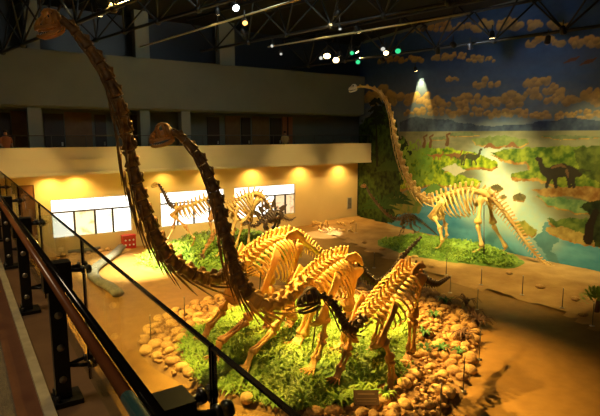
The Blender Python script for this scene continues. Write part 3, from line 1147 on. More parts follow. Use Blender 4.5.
def vertebra(p, f, s, u, L, r, sp, tw, kind, lean=0.15, rb=0.0, chev=0.0):
    mb = MB()
    mb.sweep([p + f * (L * k) for k in (.5, .42, .15, -.15, -.42, -.5)], [(r * q, r * q) for q in (.75, 1.0, .66, .66, 1.05, .8)], 8, u)
    # neural arch and spine
    if sp > 0:
        b = p + u * r * .6
        e = p + u * (r + sp) - f * (L * lean)
        mb.sweep([b, b.lerp(e, .45), b.lerp(e, .85), e], [(r * .42, L * .34), (r * .2, L * .25), (r * .24, L * .27), (r * .2, L * .18)], 6, f)
    # transverse processes
    if tw > 0:
        for sg in (-1, 1):
            q0 = p + u * r * .65
            q1 = q0 + s * (sg * tw * .6) + u * r * .15
            q2 = q0 + s * (sg * tw)
            mb.sweep([q0, q1, q2], [(L * .2, r * .3), (L * .13, r * .17), (L * .1, r * .12)], 6, u)
    if kind == 'c':
        for sg in (-1, 1):
            a = p + u * r * .75 + s * (sg * r * .55)
            mb.sweep([a - f * L * .45 + u * r * .25, a, a + f * L * .62 - u * r * .1], [r * .3, r * .24, r * .16], 5)
            if rb:
                c = p - u * r * .75 + s * (sg * r * 1.0)
                mb.sweep([c + f * L * .35, c - f * L * .3 - u * r * .3, c - f * L * rb * .7 - u * r * .5, c - f * L * rb - u * r * .6], [r * .2, r * .17, r * .12, r * .05], 5)
    if chev > 0:
        mb.sweep([p - u * r * .8 - f * L * .3, p - u * (r + chev * .5) - f * L * .5, p - u * (r + chev) - f * L * .8], [(r * .3, r * .3), (r * .2, r * .22), (r * .12, r * .2)], 5, f)
    return mb


def rib(p, f, s, u, sg, Wd, D, r, back):
    pts, rad = [], []
    n = 9
    for k in range(n):
        t = k / (n - 1)
        th = math.pi * (.12 + .74 * t)
        lat = Wd * math.sin(th) ** .8
        dn = D * (1 - math.cos(th)) / 2
        pts.append(p + s * (sg * lat) - u * (dn - .05 * D) - f * (back * D * t ** 1.3))
        rad.append((r * (1.25 - .5 * t), r * .62))
    return MB().sweep(pts, rad, 6, s * sg)


def limb(T, J, F, fdir, s, sg, front, Hh, lr, m, names, foot=1.0):
    """leg bones from joint J to the ground point F; fdir = body heading"""
    F = V(F)
    ank = F + Z * (Hh * (.20 if front else .11)) - fdir * (Hh * .03)
    d = ank - J
    bend = (-.07 if front else .08) * d.length
    K = J + d * (.50 if front else .54) + fdir * bend
    MB().bone(J, K, lr * 1.75, lr * .82, 9, .8, s).build(names[0], m, T)
    o1 = s * (lr * .62)
    MB().bone(K + o1 - Z * lr * .7, ank + o1, lr * .95, lr * .5, 7).build(names[1], m, T)
    MB().bone(K - o1 - Z * lr * .7, ank - o1, lr * .85, lr * .42, 7).build(names[2], m, T)
    MB().blob(K - Z * lr * .15, (lr * .9, lr * 1.0, lr * .7), fdir, n=8, m=5).build('knee_cap' if not front else 'elbow', m, T)
    mb = MB()
    for q in range(5):
        a = (q - 2) * .34
        dr = (fdir * math.cos(a) + s * math.sin(a)).normalized()
        top = ank + s * ((q - 2) * lr * .42)
        w = lr * .34
        mid = F + dr * (lr * (1.0 + .2 * foot)) + Z * lr * .75
        tip = F + dr * (lr * 2.6 * foot) + Z * lr * .3
        mb.bone(top, mid, w * 1.25, w * .75, 6)
        mb.bone(mid, mid.lerp(tip, .6), w * 1.05, w * .7, 6)
        e2 = F + dr * (lr * 3.2 * foot) + Z * .02
        mb.sweep([mid.lerp(tip, .62), tip, e2], [w * .8, w * .75, w * .15], 6)
    mb.build('foot', m, T)


def skull(T, Q, f, u, L, Hh, Wd, m, kind='saur', gape=.12):
    f = f.normalized()
    s = u.cross(f).normalized()
    u = f.cross(s).normalized()

    def P(x, z, y=0.0):
        return Q + f * (x * L) + u * ((z - .55) * Hh) + s * (y * Wd)
    mb = MB()
    mb.blob(P(.16, .62), (.2 * L, .30 * Wd, .26 * Hh), f, u, 10, 7)
    mb.sweep([P(.0, .7), P(.14, .92), P(.34, 1.0), P(.52, .93), P(.68, .74), P(.86, .6), P(.97, .42), P(1.0, .3)],
             [(.14 * Wd, .05 * Hh), (.34 * Wd, .07 * Hh), (.38 * Wd, .07 * Hh), (.32 * Wd, .06 * Hh), (.22 * Wd, .06 * Hh), (.28 * Wd, .07 * Hh), (.28 * Wd, .07 * Hh), (.2 * Wd, .06 * Hh)], 8, u)
    mb.blob(P(.42, .52), (.34 * L, .2 * Wd, .2 * Hh), f, u, 9, 6)
    for sg in (-1, 1):
        y = .42 * sg
        r = .05 * Hh
        mb.sweep([P(.99, .33, .5 * y), P(.85, .34, .85 * y), P(.6, .33, y), P(.3, .33, y), P(.06, .3, .9 * y)], [(.09 * L, .06 * Wd), (.085 * L, .08 * Wd), (.07 * L, .08 * Wd), (.05 * L, .07 * Wd), (.05 * L, .07 * Wd)], 7, s)
        mb.sweep([P(.30, .98, .6 * y), P(.27, .7, y), P(.24, .36, y)], [r * 1.2, r, r * 1.2], 6)
        mb.sweep([P(.58, .88, .6 * y), P(.55, .6, .95 * y), P(.56, .36, y)], [r * 1.2, r * .9, r * 1.2], 6)
        mb.sweep([P(.10, .88, .6 * y), P(.06, .6, .95 * y), P(.02, .22, .9 * y)], [r * 1.3, r, r * 1.1], 6)
        mb.sweep([P(.74, .68, .5 * y), P(.76, .5, .8 * y), P(.8, .36, .9 * y)], [r, r * .8, r], 6)
        mb.sweep([P(.3, .98, .6 * y), P(.44, .99, .7 * y), P(.58, .88, .6 * y)], [r, r * 1.1, r], 6)
    sk = mb.build('skull', m, T)
    tb = MB()
    for sg in (-1, 1):
        for q in range(7):
            x = .98 - q * .065
            y = .42 * sg * min(1, .5 + q * .12)
            tb.sweep([P(x, .32, y), P(x + .01, .255, y * .97)], [.018 * L, .006 * L], 5)
    tb.build('upper_teeth', M['tooth'] if m is not M['bone_white'] else m, sk)
    jb = MB()
    for sg in (-1, 1):
        y = .40 * sg
        jb.sweep([P(.03, .2, .9 * y), P(.2, .12 - gape * .3, y), P(.5, .06 - gape * .6, y), P(.8, .05 - gape, .8 * y), P(.96, .12 - gape, .4 * y), P(.98, .14 - gape, 0)],
                 [(.035 * Hh + .03 * L, .05 * Wd), (.08 * L, .06 * Wd), (.07 * L, .06 * Wd), (.06 * L, .06 * Wd), (.065 * L, .07 * Wd), (.06 * L, .07 * Wd)], 7, s)
    jw = jb.build('lower_jaw', m, T)
    tb = MB()
    for sg in (-1, 1):
        for q in range(6):
            x = .94 - q * .07
            y = .40 * sg * min(1, .5 + q * .12)
            tb.sweep([P(x, .12 - gape * x, y), P(x + .01, .16 - gape * x, y)], [.016 * L, .005 * L], 5)
    tb.build('lower_teeth', M['tooth'] if m is not M['bone_white'] else m, jw)


def skeleton(name, label, cat, neck, body, tail, legs, c, group='mounted dinosaur skeletons in the hall'):
    """neck/body/tail: lists of world points from the head back; c: sizes and counts"""
    neck, body, tail = [[V(p) for p in q] for q in (neck, body, tail)]
    hd = body[0] - body[-1]
    hd.z = 0
    hd.normalize()
    lf = Z.cross(hd).normalized()
    ft = sum((V(l[1]) for l in legs), V((0, 0, 0))) / max(1, len(legs))
    T = thing(name, V((ft.x, ft.y, min(V(l[1]).z for l in legs))), label, cat, group)
    mN, mB, mT, mL = (M[c.get(k, c['mat'])] for k in ('mat_neck', 'mat', 'mat_tail', 'mat_leg'))
    nN, nB, nT = c['n']
    PN = catmull(neck + [body[0]], nN * 2 + 1)
    PB = catmull(body, nB * 2 + 1)
    PT = catmull(tail if (V(tail[0]) - body[-1]).length < 1e-6 else [body[-1]] + tail, nT * 2 + 1)
    rn, rb_, rt_ = c['rn'], c['rb'], c['rt']
    # neck
    for i in range(nN):
        j = 2 * i + 1
        f, s, u = frame(PN, j, hd)
        L = (PN[j - 1] - PN[j + 1]).length
        t = i / max(1, nN - 1)
        r = lin(rn, t)
        sp = lin(c['sn'], t)
        o = vertebra(PN[j], f, s, u, L * .97, r, sp, r * c.get('twn', 1.3), 'c', .12, c.get('crib', 1.6) if i > 0 else 0)
        o.build('cervical_vertebra', M[c['mat_base']] if i >= nN - c.get('base', 0) and 'mat_base' in c else mN, T)
    # torso
    fB = []
    Wd, D = c['rib']
    for i in range(nB):
        j = 2 * i + 1
        f, s, u = frame(PB, j, hd)
        L = (PB[j - 1] - PB[j + 1]).length
        t = i / max(1, nB - 1)
        r = lin(rb_, t)
        vertebra(PB[j], f, s, u, L * .95, r, lin(c['sb'], t), r * 2.0, 'd', .25).build('dorsal_vertebra', mB, T)
        kk = math.sin(math.pi * (.16 + .70 * t)) ** .6
        if t < .86:
            for sg in (-1, 1):
                rib(PB[j] + u * r * .3 + s * (sg * r * .5), f, s, u, sg, Wd * kk, D * kk * (.92 if t < .1 else 1) * (1 if t < .6 else 1 - (t - .6) * 1.3), c['rr'], c.get('back', .22)).build('rib', mB, T)
    # pelvis
    f, s, u = frame(PB, len(PB) - 2, hd)
    hip = PB[-2]
    hw = c['hw']
    pe = c['pel']
    for sg in (-1, 1):
        c0 = hip + s * (sg * hw)
        MB().sweep([c0 + f * pe * 1.05 - u * pe * .1, c0 + f * pe * .6 + u * pe * .22, c0 + u * pe * .32, c0 - f * pe * .5 + u * pe * .12, c0 - f * pe * .8 - u * pe * .15],
                   [(pe * .08, .035), (pe * .22, .045), (pe * .27, .05), (pe * .2, .045), (pe * .08, .035)], 8, s * sg).build('ilium', mL, T)
        MB().sweep([c0 + f * pe * .1 - u * pe * .1, c0 + f * pe * .35 - u * pe * .7 - s * sg * hw * .25, c0 + f * pe * .45 - u * pe * 1.25 - s * sg * hw * .6],
                   [(pe * .2, .05), (pe * .12, .04), (pe * .2, .04)], 7, s * sg).build('pubis', mL, T)
        MB().sweep([c0 - f * pe * .2 - u * pe * .1, c0 - f * pe * .6 - u * pe * .6 - s * sg * hw * .3, c0 - f * pe * 1.0 - u * pe * 1.05 - s * sg * hw * .7],
                   [(pe * .16, .045), (pe * .09, .035), (pe * .12, .03)], 7, s * sg).build('ischium', mL, T)
        for q in (-1, 0, 1):
            pass
    sac = MB()
    for q in (-.5, 0, .5):
        sac.sweep([hip + f * (q * pe) - s * hw, hip + f * (q * pe) + u * .02, hip + f * (q * pe) + s * hw], [(pe * .12, .06), (pe * .1, .05), (pe * .12, .06)], 6, u)
    sac.build('sacral_rib', mB, T)
    # shoulder girdle
    f2, s2, u2 = frame(PB, 1, hd)
    sh = PB[0]
    sw = c['sw']
    drop = c['drop']
    sl = c['scap']
    joints = {}
    for sg in (-1, 1):
        j0 = sh + s2 * (sg * sw) - u2 * drop + f2 * c.get('shf', 0)
        joints[('f', sg)] = j0
        joints[('h', sg)] = hip + s * (sg * (hw + c['lr'] * 1.2)) - u * pe * .2
        if sl > 0:
            a = j0 + f2 * sl * .12 + u2 * .0
            MB().sweep([a - u2 * sl * .10 - s2 * sg * sw * .45 + f2 * sl * .10, a, a + u2 * sl * .25 - f2 * sl * .22, a + u2 * sl * .48 - f2 * sl * .6 + s2 * (sg * .04), a + u2 * sl * .62 - f2 * sl * .95],
                       [(sl * .2, .05), (sl * .27, .06), (sl * .13, .05), (sl * .13, .045), (sl * .2, .03)], 8, s2 * sg).build('scapula', mL, T)
    # limbs
    for kind, F, sg in legs:
        J = joints[(kind, sg)]
        limb(T, J, F, hd, lf, sg, kind == 'f', (J - V(F)).length, c['lr'] * (1.0 if kind == 'f' else c.get('hl', 1.2)), mL, ('humerus', 'radius', 'ulna') if kind == 'f' else ('femur', 'tibia', 'fibula'), c.get('foot', 1.0))
    # tail
    for i in range(nT):
        j = 2 * i + 1
        f, s, u = frame(PT, j, hd)
        L = (PT[j - 1] - PT[j + 1]).length
        t = i / max(1, nT - 1)
        r = lin(rt_, t)
        sp = lin(c['st'], t)
        vertebra(PT[j], f, s, u, L * .98, r, sp, r * 1.6 * max(0, 1 - 1.6 * t), 't', .35, 0, sp * .9 if t < .8 else 0).build('caudal_vertebra', mT, T)
    # head
    f, s, u = frame(PN, 0, hd)
    f = (f * .35 + V(c['face']).normalized()).normalized() if 'face' in c else f
    u = (Z - f * f.z).normalized()
    Lh, Hh, Wh = c['skull']
    skull(T, PN[0] + f * (Lh * .0), f, u, Lh, Hh, Wh, M[c.get('mat_head', c.get('mat_neck', c['mat']))], gape=c.get('gape', .1))
    for pole in c.get('poles', []):
        a, b = V(pole[0]), V(pole[1])
        MB().sweep([a, b], .025, 7).build('support_pole', M['steel_d'], T)
    return T, PB


def A(*l):
    return [at(*p) for p in l]


LEFT = -RT
# the tallest one
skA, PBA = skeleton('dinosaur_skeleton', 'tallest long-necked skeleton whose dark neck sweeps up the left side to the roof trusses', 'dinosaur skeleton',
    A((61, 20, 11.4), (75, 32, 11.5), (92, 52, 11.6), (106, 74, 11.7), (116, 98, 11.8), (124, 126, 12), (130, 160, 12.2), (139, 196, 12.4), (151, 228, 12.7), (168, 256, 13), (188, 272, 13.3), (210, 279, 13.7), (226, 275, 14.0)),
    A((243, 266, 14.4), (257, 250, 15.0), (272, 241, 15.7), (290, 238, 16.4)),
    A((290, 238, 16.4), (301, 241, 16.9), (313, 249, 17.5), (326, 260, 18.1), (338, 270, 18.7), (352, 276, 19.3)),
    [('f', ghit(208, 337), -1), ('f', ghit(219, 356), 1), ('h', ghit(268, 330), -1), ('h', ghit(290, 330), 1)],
    dict(mat='bone', mat_neck='bone_shaded', mat_leg='bone_red', mat_head='bone_red', n=(21, 12, 24), rn=[.115, .15, .165, .175, .18, .185], sn=[.04, .05, .06, .07, .09, .12], crib=2.6, rb=[.16, .17, .17], sb=[.16, .2, .26], rib=(.62, 1.55), rr=.045, back=.3,
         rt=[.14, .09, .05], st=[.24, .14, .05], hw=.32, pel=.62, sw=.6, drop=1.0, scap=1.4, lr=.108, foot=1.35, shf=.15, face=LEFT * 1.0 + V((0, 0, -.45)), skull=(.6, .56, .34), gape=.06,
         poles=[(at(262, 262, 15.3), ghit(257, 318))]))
# the second one
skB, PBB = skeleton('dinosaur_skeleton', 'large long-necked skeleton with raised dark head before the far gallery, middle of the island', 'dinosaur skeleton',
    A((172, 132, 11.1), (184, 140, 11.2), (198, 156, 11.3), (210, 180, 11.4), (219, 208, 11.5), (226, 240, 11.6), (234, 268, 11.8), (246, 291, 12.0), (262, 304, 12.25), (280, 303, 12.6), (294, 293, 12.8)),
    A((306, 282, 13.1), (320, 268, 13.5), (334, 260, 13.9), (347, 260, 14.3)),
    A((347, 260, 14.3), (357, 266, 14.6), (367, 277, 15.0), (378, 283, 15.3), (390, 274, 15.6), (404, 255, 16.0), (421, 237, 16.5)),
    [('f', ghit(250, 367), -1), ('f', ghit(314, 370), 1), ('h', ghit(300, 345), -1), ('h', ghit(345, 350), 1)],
    dict(mat='bone', mat_neck='bone_shaded', mat_base='bone', base=6, mat_tail='bone_tail_shaded', mat_leg='bone', n=(19, 12, 26), rn=[.095, .125, .14, .15, .165, .185, .2], sn=[.035, .045, .05, .06, .09, .15], crib=2.8, rb=[.16, .16, .15], sb=[.18, .2, .26], rib=(.55, 1.35), rr=.04, back=.3,  # neck base keeps the lit bone colour; upper neck and tail have shade painted in
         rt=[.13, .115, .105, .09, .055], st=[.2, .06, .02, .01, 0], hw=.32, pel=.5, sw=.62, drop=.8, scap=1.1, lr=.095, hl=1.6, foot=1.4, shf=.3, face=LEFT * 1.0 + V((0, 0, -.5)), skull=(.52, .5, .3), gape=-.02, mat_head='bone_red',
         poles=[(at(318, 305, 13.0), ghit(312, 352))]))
# the third one, low head
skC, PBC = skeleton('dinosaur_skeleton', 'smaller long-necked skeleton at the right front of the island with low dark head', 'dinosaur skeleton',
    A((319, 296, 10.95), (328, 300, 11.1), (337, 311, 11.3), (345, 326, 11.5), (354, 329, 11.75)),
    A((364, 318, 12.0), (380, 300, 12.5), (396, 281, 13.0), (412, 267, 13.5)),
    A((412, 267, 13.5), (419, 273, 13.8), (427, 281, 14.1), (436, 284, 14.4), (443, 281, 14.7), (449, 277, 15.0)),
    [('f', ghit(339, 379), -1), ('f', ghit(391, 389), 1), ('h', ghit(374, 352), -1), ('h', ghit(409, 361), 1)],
    dict(mat='bone', mat_neck='bone_dark_and_shaded', mat_tail='bone_tail_shaded', mat_leg='bone_red', n=(10, 13, 18), rn=[.07, .085, .1, .12], sn=[.06, .07, .09, .11], crib=1.5, rb=[.12, .12, .12], sb=[.14, .16, .22], rib=(.5, 1.0), rr=.034, back=.25,
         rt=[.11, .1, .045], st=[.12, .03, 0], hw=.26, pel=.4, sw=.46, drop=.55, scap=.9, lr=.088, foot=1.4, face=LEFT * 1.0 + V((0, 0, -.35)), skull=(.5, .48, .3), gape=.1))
# beside the mural
def gp(*l):
    h = V((-.3, 1, 0)).normalized()
    n = V((-h.y, h.x, 0))
    out = []
    for px, py in l:
        r = ray(px, py)
        t = ((V((22, 16.2, 0)) - EYEP).dot(n)) / r.dot(n)
        out.append(EYEP + r * t)
    return out


GF = [ghit(441, 249), ghit(446, 241), ghit(480, 253), ghit(504, 254)]
skG, PBG = skeleton('dinosaur_skeleton', 'tall long-necked skeleton with small white skull standing on the green mound before the mural', 'dinosaur skeleton',
    gp((357, 87), (367, 87), (378, 91), (386, 101), (391, 116), (394, 134), (398, 152), (404, 170), (412, 186), (422, 198)),
    gp((432, 201), (450, 194), (470, 190), (488, 196)),
    gp((488, 196), (498, 205), (508, 217), (519, 233), (531, 249), (543, 262), (556, 269), (566, 272)),
    [('f', GF[0], 1), ('f', GF[1], -1), ('h', GF[2], 1), ('h', GF[3], -1)],
    dict(mat='bone', mat_head='bone_white', mat_leg='bone', n=(19, 12, 30), rn=[.06, .085, .11, .14, .17, .2], sn=[.05, .08, .1, .12, .15, .2], crib=1.2, rb=[.16, .17, .16], sb=[.28, .3, .32], rib=(.55, 1.6), rr=.05, back=.15,
         rt=[.17, .12, .08, .04], st=[.32, .2, .12, .03], hw=.34, pel=.55, sw=.5, drop=.9, scap=1.1, lr=.10, face=V((-.75, .55, -.15)), skull=(.5, .4, .3), gape=.08,
         poles=[(gp((484, 205))[0], ghit(484, 256))]))
# small dark one left of it
HF = [ghit(400, 236), ghit(404, 233), ghit(414, 236), ghit(419, 233)]
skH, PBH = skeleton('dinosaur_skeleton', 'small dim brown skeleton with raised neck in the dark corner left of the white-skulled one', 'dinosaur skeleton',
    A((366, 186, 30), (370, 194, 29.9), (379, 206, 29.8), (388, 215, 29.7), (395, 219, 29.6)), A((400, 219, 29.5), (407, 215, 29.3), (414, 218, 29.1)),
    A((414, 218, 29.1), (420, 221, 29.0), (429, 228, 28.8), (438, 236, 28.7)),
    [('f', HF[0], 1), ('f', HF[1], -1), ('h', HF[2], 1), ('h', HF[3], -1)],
    dict(mat='bone_shaded', mat_head='bone_red', n=(12, 8, 16), rn=[.05, .06, .07, .08], sn=[.03, .05, .06, .07], crib=1.0, rb=[.09, .1, .09], sb=[.1, .12, .1], rib=(.3, .55), rr=.035, rt=[.08, .05, .03], st=[.1, .05, 0], hw=.18, pel=.25, sw=.28, drop=.3, scap=.4, lr=.05, skull=(.3, .22, .16), face=LEFT))
# far island: small long-neck, grazing one, plated one
d0 = 25.9
DF = []
for px, dd in ((164, -.1), (194, -.35), (212, -.2), (222, .1)):
    q = at(px, 246, d0 + dd)
    DF.append(V((q.x, q.y, ground_h(q.x, q.y))))
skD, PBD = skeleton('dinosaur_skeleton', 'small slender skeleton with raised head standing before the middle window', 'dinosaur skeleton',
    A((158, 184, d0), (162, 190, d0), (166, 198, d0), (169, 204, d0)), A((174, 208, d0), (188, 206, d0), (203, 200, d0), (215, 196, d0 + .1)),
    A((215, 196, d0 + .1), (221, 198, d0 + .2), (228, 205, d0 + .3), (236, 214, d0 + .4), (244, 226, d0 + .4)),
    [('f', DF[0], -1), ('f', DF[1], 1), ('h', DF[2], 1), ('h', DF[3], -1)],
    dict(mat='bone', mat_neck='bone_dark_and_shaded', mat_head='bone', mat_leg='bone_red', n=(11, 10, 16), rn=[.055, .07, .09, .1], sn=[.06, .08, .1, .12], crib=1.0, rb=[.1, .1, .1], sb=[.2, .22, .24], rib=(.36, .85), rr=.04, rt=[.09, .06, .03], st=[.14, .07, 0], hw=.2, pel=.34, sw=.36, drop=.35, scap=.6, lr=.075, skull=(.36, .24, .16), face=LEFT + V((0, 0, -.5))))
EF = [ghit(220, 256), ghit(228, 253), ghit(234, 253), ghit(247, 249)]
d1 = (EF[2] - EYEP).dot(FW)
skE, PBE = skeleton('dinosaur_skeleton', 'arch-backed skeleton with lowered head on the far island between the two big necks', 'dinosaur skeleton',
    A((203, 254, d1 - .8), (207, 246, d1 - .7), (212, 237, d1 - .5), (218, 228, d1 - .3), (223, 219, d1 - .1)), A((228, 210, d1), (238, 200, d1 + .1), (250, 194, d1 + .2), (261, 197, d1 + .3)),
    A((261, 197, d1 + .3), (268, 204, d1 + .4), (272, 214, d1 + .5), (275, 226, d1 + .6), (278, 236, d1 + .6)),
    [('f', EF[0], 1), ('f', EF[1], -1), ('h', EF[2], 1), ('h', EF[3], -1)],
    dict(mat='bone', mat_neck='bone_red', mat_head='bone_dark_and_shaded', n=(9, 11, 16), rn=[.055, .07, .09, .1], sn=[.05, .07, .1, .12], crib=.9, rb=[.11, .11, .11], sb=[.2, .26, .3], rib=(.4, 1.25), rr=.05, back=.05, rt=[.1, .07, .03], st=[.2, .1, 0], hw=.22, pel=.42, sw=.36, drop=.55, scap=.6, lr=.08, skull=(.42, .28, .2), face=LEFT * .6 + V((0, 0, -.8))))
d2 = d1 - .9
FF = [ghit(259, 246), ghit(263, 248), ghit(276, 246), ghit(281, 248)]
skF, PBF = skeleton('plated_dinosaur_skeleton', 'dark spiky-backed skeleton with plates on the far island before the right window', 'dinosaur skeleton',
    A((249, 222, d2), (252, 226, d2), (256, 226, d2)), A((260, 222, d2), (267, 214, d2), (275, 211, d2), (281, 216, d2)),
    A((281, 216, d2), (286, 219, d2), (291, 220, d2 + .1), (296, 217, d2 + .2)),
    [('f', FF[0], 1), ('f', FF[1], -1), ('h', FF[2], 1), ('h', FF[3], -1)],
    dict(mat='bone_dark_and_shaded', n=(5, 9, 12), rn=[.05, .06, .08], sn=[.05, .06, .08], crib=.8, rb=[.09, .09, .09], sb=[.12, .15, .15], rib=(.36, .7), rr=.045, rt=[.08, .05, .03], st=[.1, .06, 0], hw=.2, pel=.3, sw=.3, drop=.4, scap=.45, lr=.065, skull=(.34, .2, .15), face=LEFT + V((0, 0, -.4))))
for i in range(3, len(PBF) - 1, 3):
    for sg in (-1, 1):
        f, s, u = frame(PBF, i, V((-1, 0, 0)))
        b = PBF[i] + u * .2 + s * (sg * .1)
        MB().prism([b - f * .12 - s * .01, b + f * .12 - s * .01, b + f * .08 + u * .2 - s * .01, b + u * .42 - f * .05 - s * .01, b - f * .13 + u * .2 - s * .01], s * .03).build('back_plate', M['bone_dark_and_shaded'], skF, smooth=False)

# ------------------------------------------------------------------ balcony and glass railing (near)
struct(MB().box((-7.9, -5.9, 4.6), (0.16, 11.0, FLZ)).build('trim_14', M['carpet'], smooth=False), 'grey-brown balcony walkway floor')
struct(MB().box((0.16, -5.9, 4.6), (0.285, 11.0, FLZ + .004)).build('trim_15', M['tile'], smooth=False), 'red-brown tile strip at the edge of the walkway')
struct(MB().box((0.285, -5.9, 4.6), (0.345, 11.0, FLZ + .04)).build('trim_16', M['kerb'], smooth=False), 'pale stone kerb below the railing')
struct(MB().box((0.345, -5.9, 4.5), (0.66, 11.0, FLZ)).build('trim_17', M['ledge'], smooth=False), 'brown stone ledge carrying the railing posts')
RL = thing('balcony_railing', (0.45, 3.1, FLZ), 'glass balcony railing with wooden handrail and black posts at the left foreground', 'railing')
Y0, Y1 = 0.35, 10.9
MB().sweep([(.318, Y0 + .92, 5.815), (.318, Y1, 5.815)], .018, 16).build('handrail', M['wood'], RL)
MB().sweep([(.318, Y0, 5.815), (.318, Y0 + .92, 5.815)], .0195, 16).build('handrail_sleeve', M['teal'], RL)
MB().sweep([(.362, Y0, 5.808), (.362, Y1, 5.808)], .0155, 14).build('black_rail', M['blackgloss'], RL)
POSTS = [1.29, 3.14, 4.99, 6.84, 8.69]
for k, py in enumerate(POSTS):
    p = MB().box((.37, py - .03, FLZ + .03), (.455, py + .03, 5.7)).build('post', M['black'], RL, smooth=False)
    MB().box((.345, py - .055, 5.60), (.495, py + .055, 5.765)).build('post_head', M['black'], p, smooth=False)
    MB().box((.355, py - .09, FLZ), (.51, py + .09, FLZ + .03)).build('base_plate', M['black'], p, smooth=False)
    for dy in (-.06, .06):
        MB().sweep([(.375, py + dy, FLZ + .03), (.375, py + dy, FLZ + .065)], .014, 8).build('base_bolt', M['knob'], p)
    for z in (5.05, 5.25, 5.45):
        MB().sweep([(.412, py - .03, z), (.412, py - .034, z)], .022, 14).build('hole_cap', M['hole'], p)
    for z in (5.12, 5.71):
        a = MB()
        for dy in (-.055, .055):
            a.sweep([(.45, py, z), (.52, py + dy * .8, z), (.553, py + dy, z)], .013, 8)
        a.build('glass_arm', M['black'], p)
        for dy in (-.055, .055):
            MB().sweep([(.548, py + dy, z), (.563, py + dy, z)], .024, 14).build('inner_disc', M['knob'], p)
            MB().sweep([(.577, py + dy, z), (.595, py + dy, z), (.603, py + dy, z)], [.027, .027, .02], 14).build('outer_disc', M['knob'], p)
edges = [Y0 - 2.0] + POSTS + [Y1]
for k in range(len(edges) - 1):
    a, b = edges[k] + .005, edges[k + 1] - .005
    gp_ = MB().box((.565, a, 5.0), (.575, b, 5.88)).build('glass_panel', M['glass'], RL, smooth=False)
    e = MB().box((.562, a, 5.88), (.578, b, 5.887)).box((.562, a, 5.0), (.578, a + .006, 5.88)).box((.562, b - .006, 5.0), (.578, b, 5.88))
    e.build('panel_edge', M['blackgloss'], gp_, smooth=False)

# ------------------------------------------------------------------ stanchions
ST = [((450, 293), .72, 'behind the rear right bank of the island'), ((481, 285), .7, 'at the sand edge below the hind feet of the white-skulled skeleton'), ((522, 295), .78, 'at the sand edge below the right end of the green mound'),
      ((562, 308), .74, 'at the sand edge between the green mound and the small shrub'), ((592, 327), .8, 'in front of the small green shrub at the right edge'), ((477, 310), .78, 'at the right tip of the island bank'),
      ((479, 360), .85, 'right of the front right cobbles, upper of the near pair'), ((463, 392), .9, 'beside the front right cobbles, lower of the near pair'), ((440, 421), .9, 'at the bottom right corner of the cobbles, nearest to the camera'),
      ((356, 233), .62, 'by the sand before the dark corner doorway'), ((374, 268), .75, 'on the walkway above the long raised tail'), ((446, 275), .72, 'at the sand edge below the front feet of the white-skulled skeleton'),
      ((151, 342), .85, 'at the left end of the island, nearer of the left pair'), ((185, 323), .88, 'at the left end of the island, farther of the left pair'), ((294, 221), .6, 'by the pale oval on the far floor')]
for (q, h, where) in ST:
    p = ghit(*q)
    t = thing('stanchion', p, 'thin metal barrier stanchion ' + where, 'stanchion', 'thin barrier stanchions along the displays')
    MB().sweep([p, p + Z * .015, p + Z * .03], [.085, .085, .03], 14).build('base', M['steel'], t)
    MB().sweep([p + Z * .03, p + Z * h], .014, 8).build('pole', M['steel_d'], t)
    MB().blob(p + Z * (h + .012), (.024, .024, .024), n=8, m=6).build('finial', M['steel'], t)

# ------------------------------------------------------------------ far floor details
# red box under the window
p = ony(130, 247, 28.6)
bx = thing('red_cabinet', (p.x, 28.8, 0), 'small red cabinet with six pale dots on the floor by the first window', 'cabinet')
MB().box((p.x - .36, 28.62, 0.0), (p.x + .36, 28.98, .74)).build('body', M['red'], bx, smooth=False)
MB().box((p.x - .39, 28.58, .74), (p.x + .39, 28.985, .78)).build('lid', M['red'], bx, smooth=False)
for i in (-1, 0, 1):
    for z in (.22, .5):
        MB().sweep([(p.x + i * .22, 28.625, z), (p.x + i * .22, 28.61, z)], .05, 12).build('dot', M['white'], bx)
# winding grey kerb
kp = catmull([onz(*q) for q in ((122, 249), (115, 256), (104, 264), (95, 271), (93, 277), (99, 284), (110, 290), (118, 297))], 40)
mb = MB()
mb.sweep([q + Z * .15 for q in kp], [(.26, .15)] * len(kp), 8, Z)
tag(mb.build('winding_kerb', M['greystone'], off=kp[0]), 'low S-shaped grey stone kerb on the floor left of the big neck', 'kerb')
# sand patch with a dark slab and pale stones
mb = MB()
sc = onz(88, 250)
pts = [(62, 262), (60, 250), (70, 241), (95, 241), (128, 246), (118, 256), (100, 268), (90, 275), (75, 280)]
poly = [onz(*q) for q in pts]
for q in poly:
    q.y = min(q.y, 28.6)
cc = sum(poly, V((0, 0, 0))) / len(poly)
rp_ = catmull(poly + [poly[0]], 60)[:-1]
mb.v.append(cc + Z * .10)
for k in (.5, .85, 1.0):
    for q in rp_:
        w_ = cc.lerp(q, k)
        w_.z = .10 + .04 * n2(w_.x, w_.y, 1.2) if k < 1 else 0
        mb.v.append(w_)
n = len(rp_)
for k in range(n):
    mb.f.append((0, 1 + k, 1 + (k + 1) % n))
    for r_ in range(2):
        a = 1 + r_ * n
        mb.f.append((a + k, a + n + k, a + n + (k + 1) % n, a + (k + 1) % n))
tag(mb.build('sand_patch', M['sand'], off=(cc.x, cc.y, 0)), 'low patch of orange sand under the first lit window', 'sand')
sc = onz(84, 249, .15)
mb = MB()
rk = random.Random(4)
ring = [sc + V((math.cos(a) * .95 * rk.uniform(.8, 1.1), math.sin(a) * .7 * rk.uniform(.8, 1.1), -.05)) for a in [2 * math.pi * k / 14 for k in range(14)]]
mb.prism(ring, Z * .16)
tag(mb.build('fossil_slab', M['greystone'], off=(sc.x, sc.y, .1)), 'flat grey-brown slab ringed by pale stones on the sand patch', 'slab')
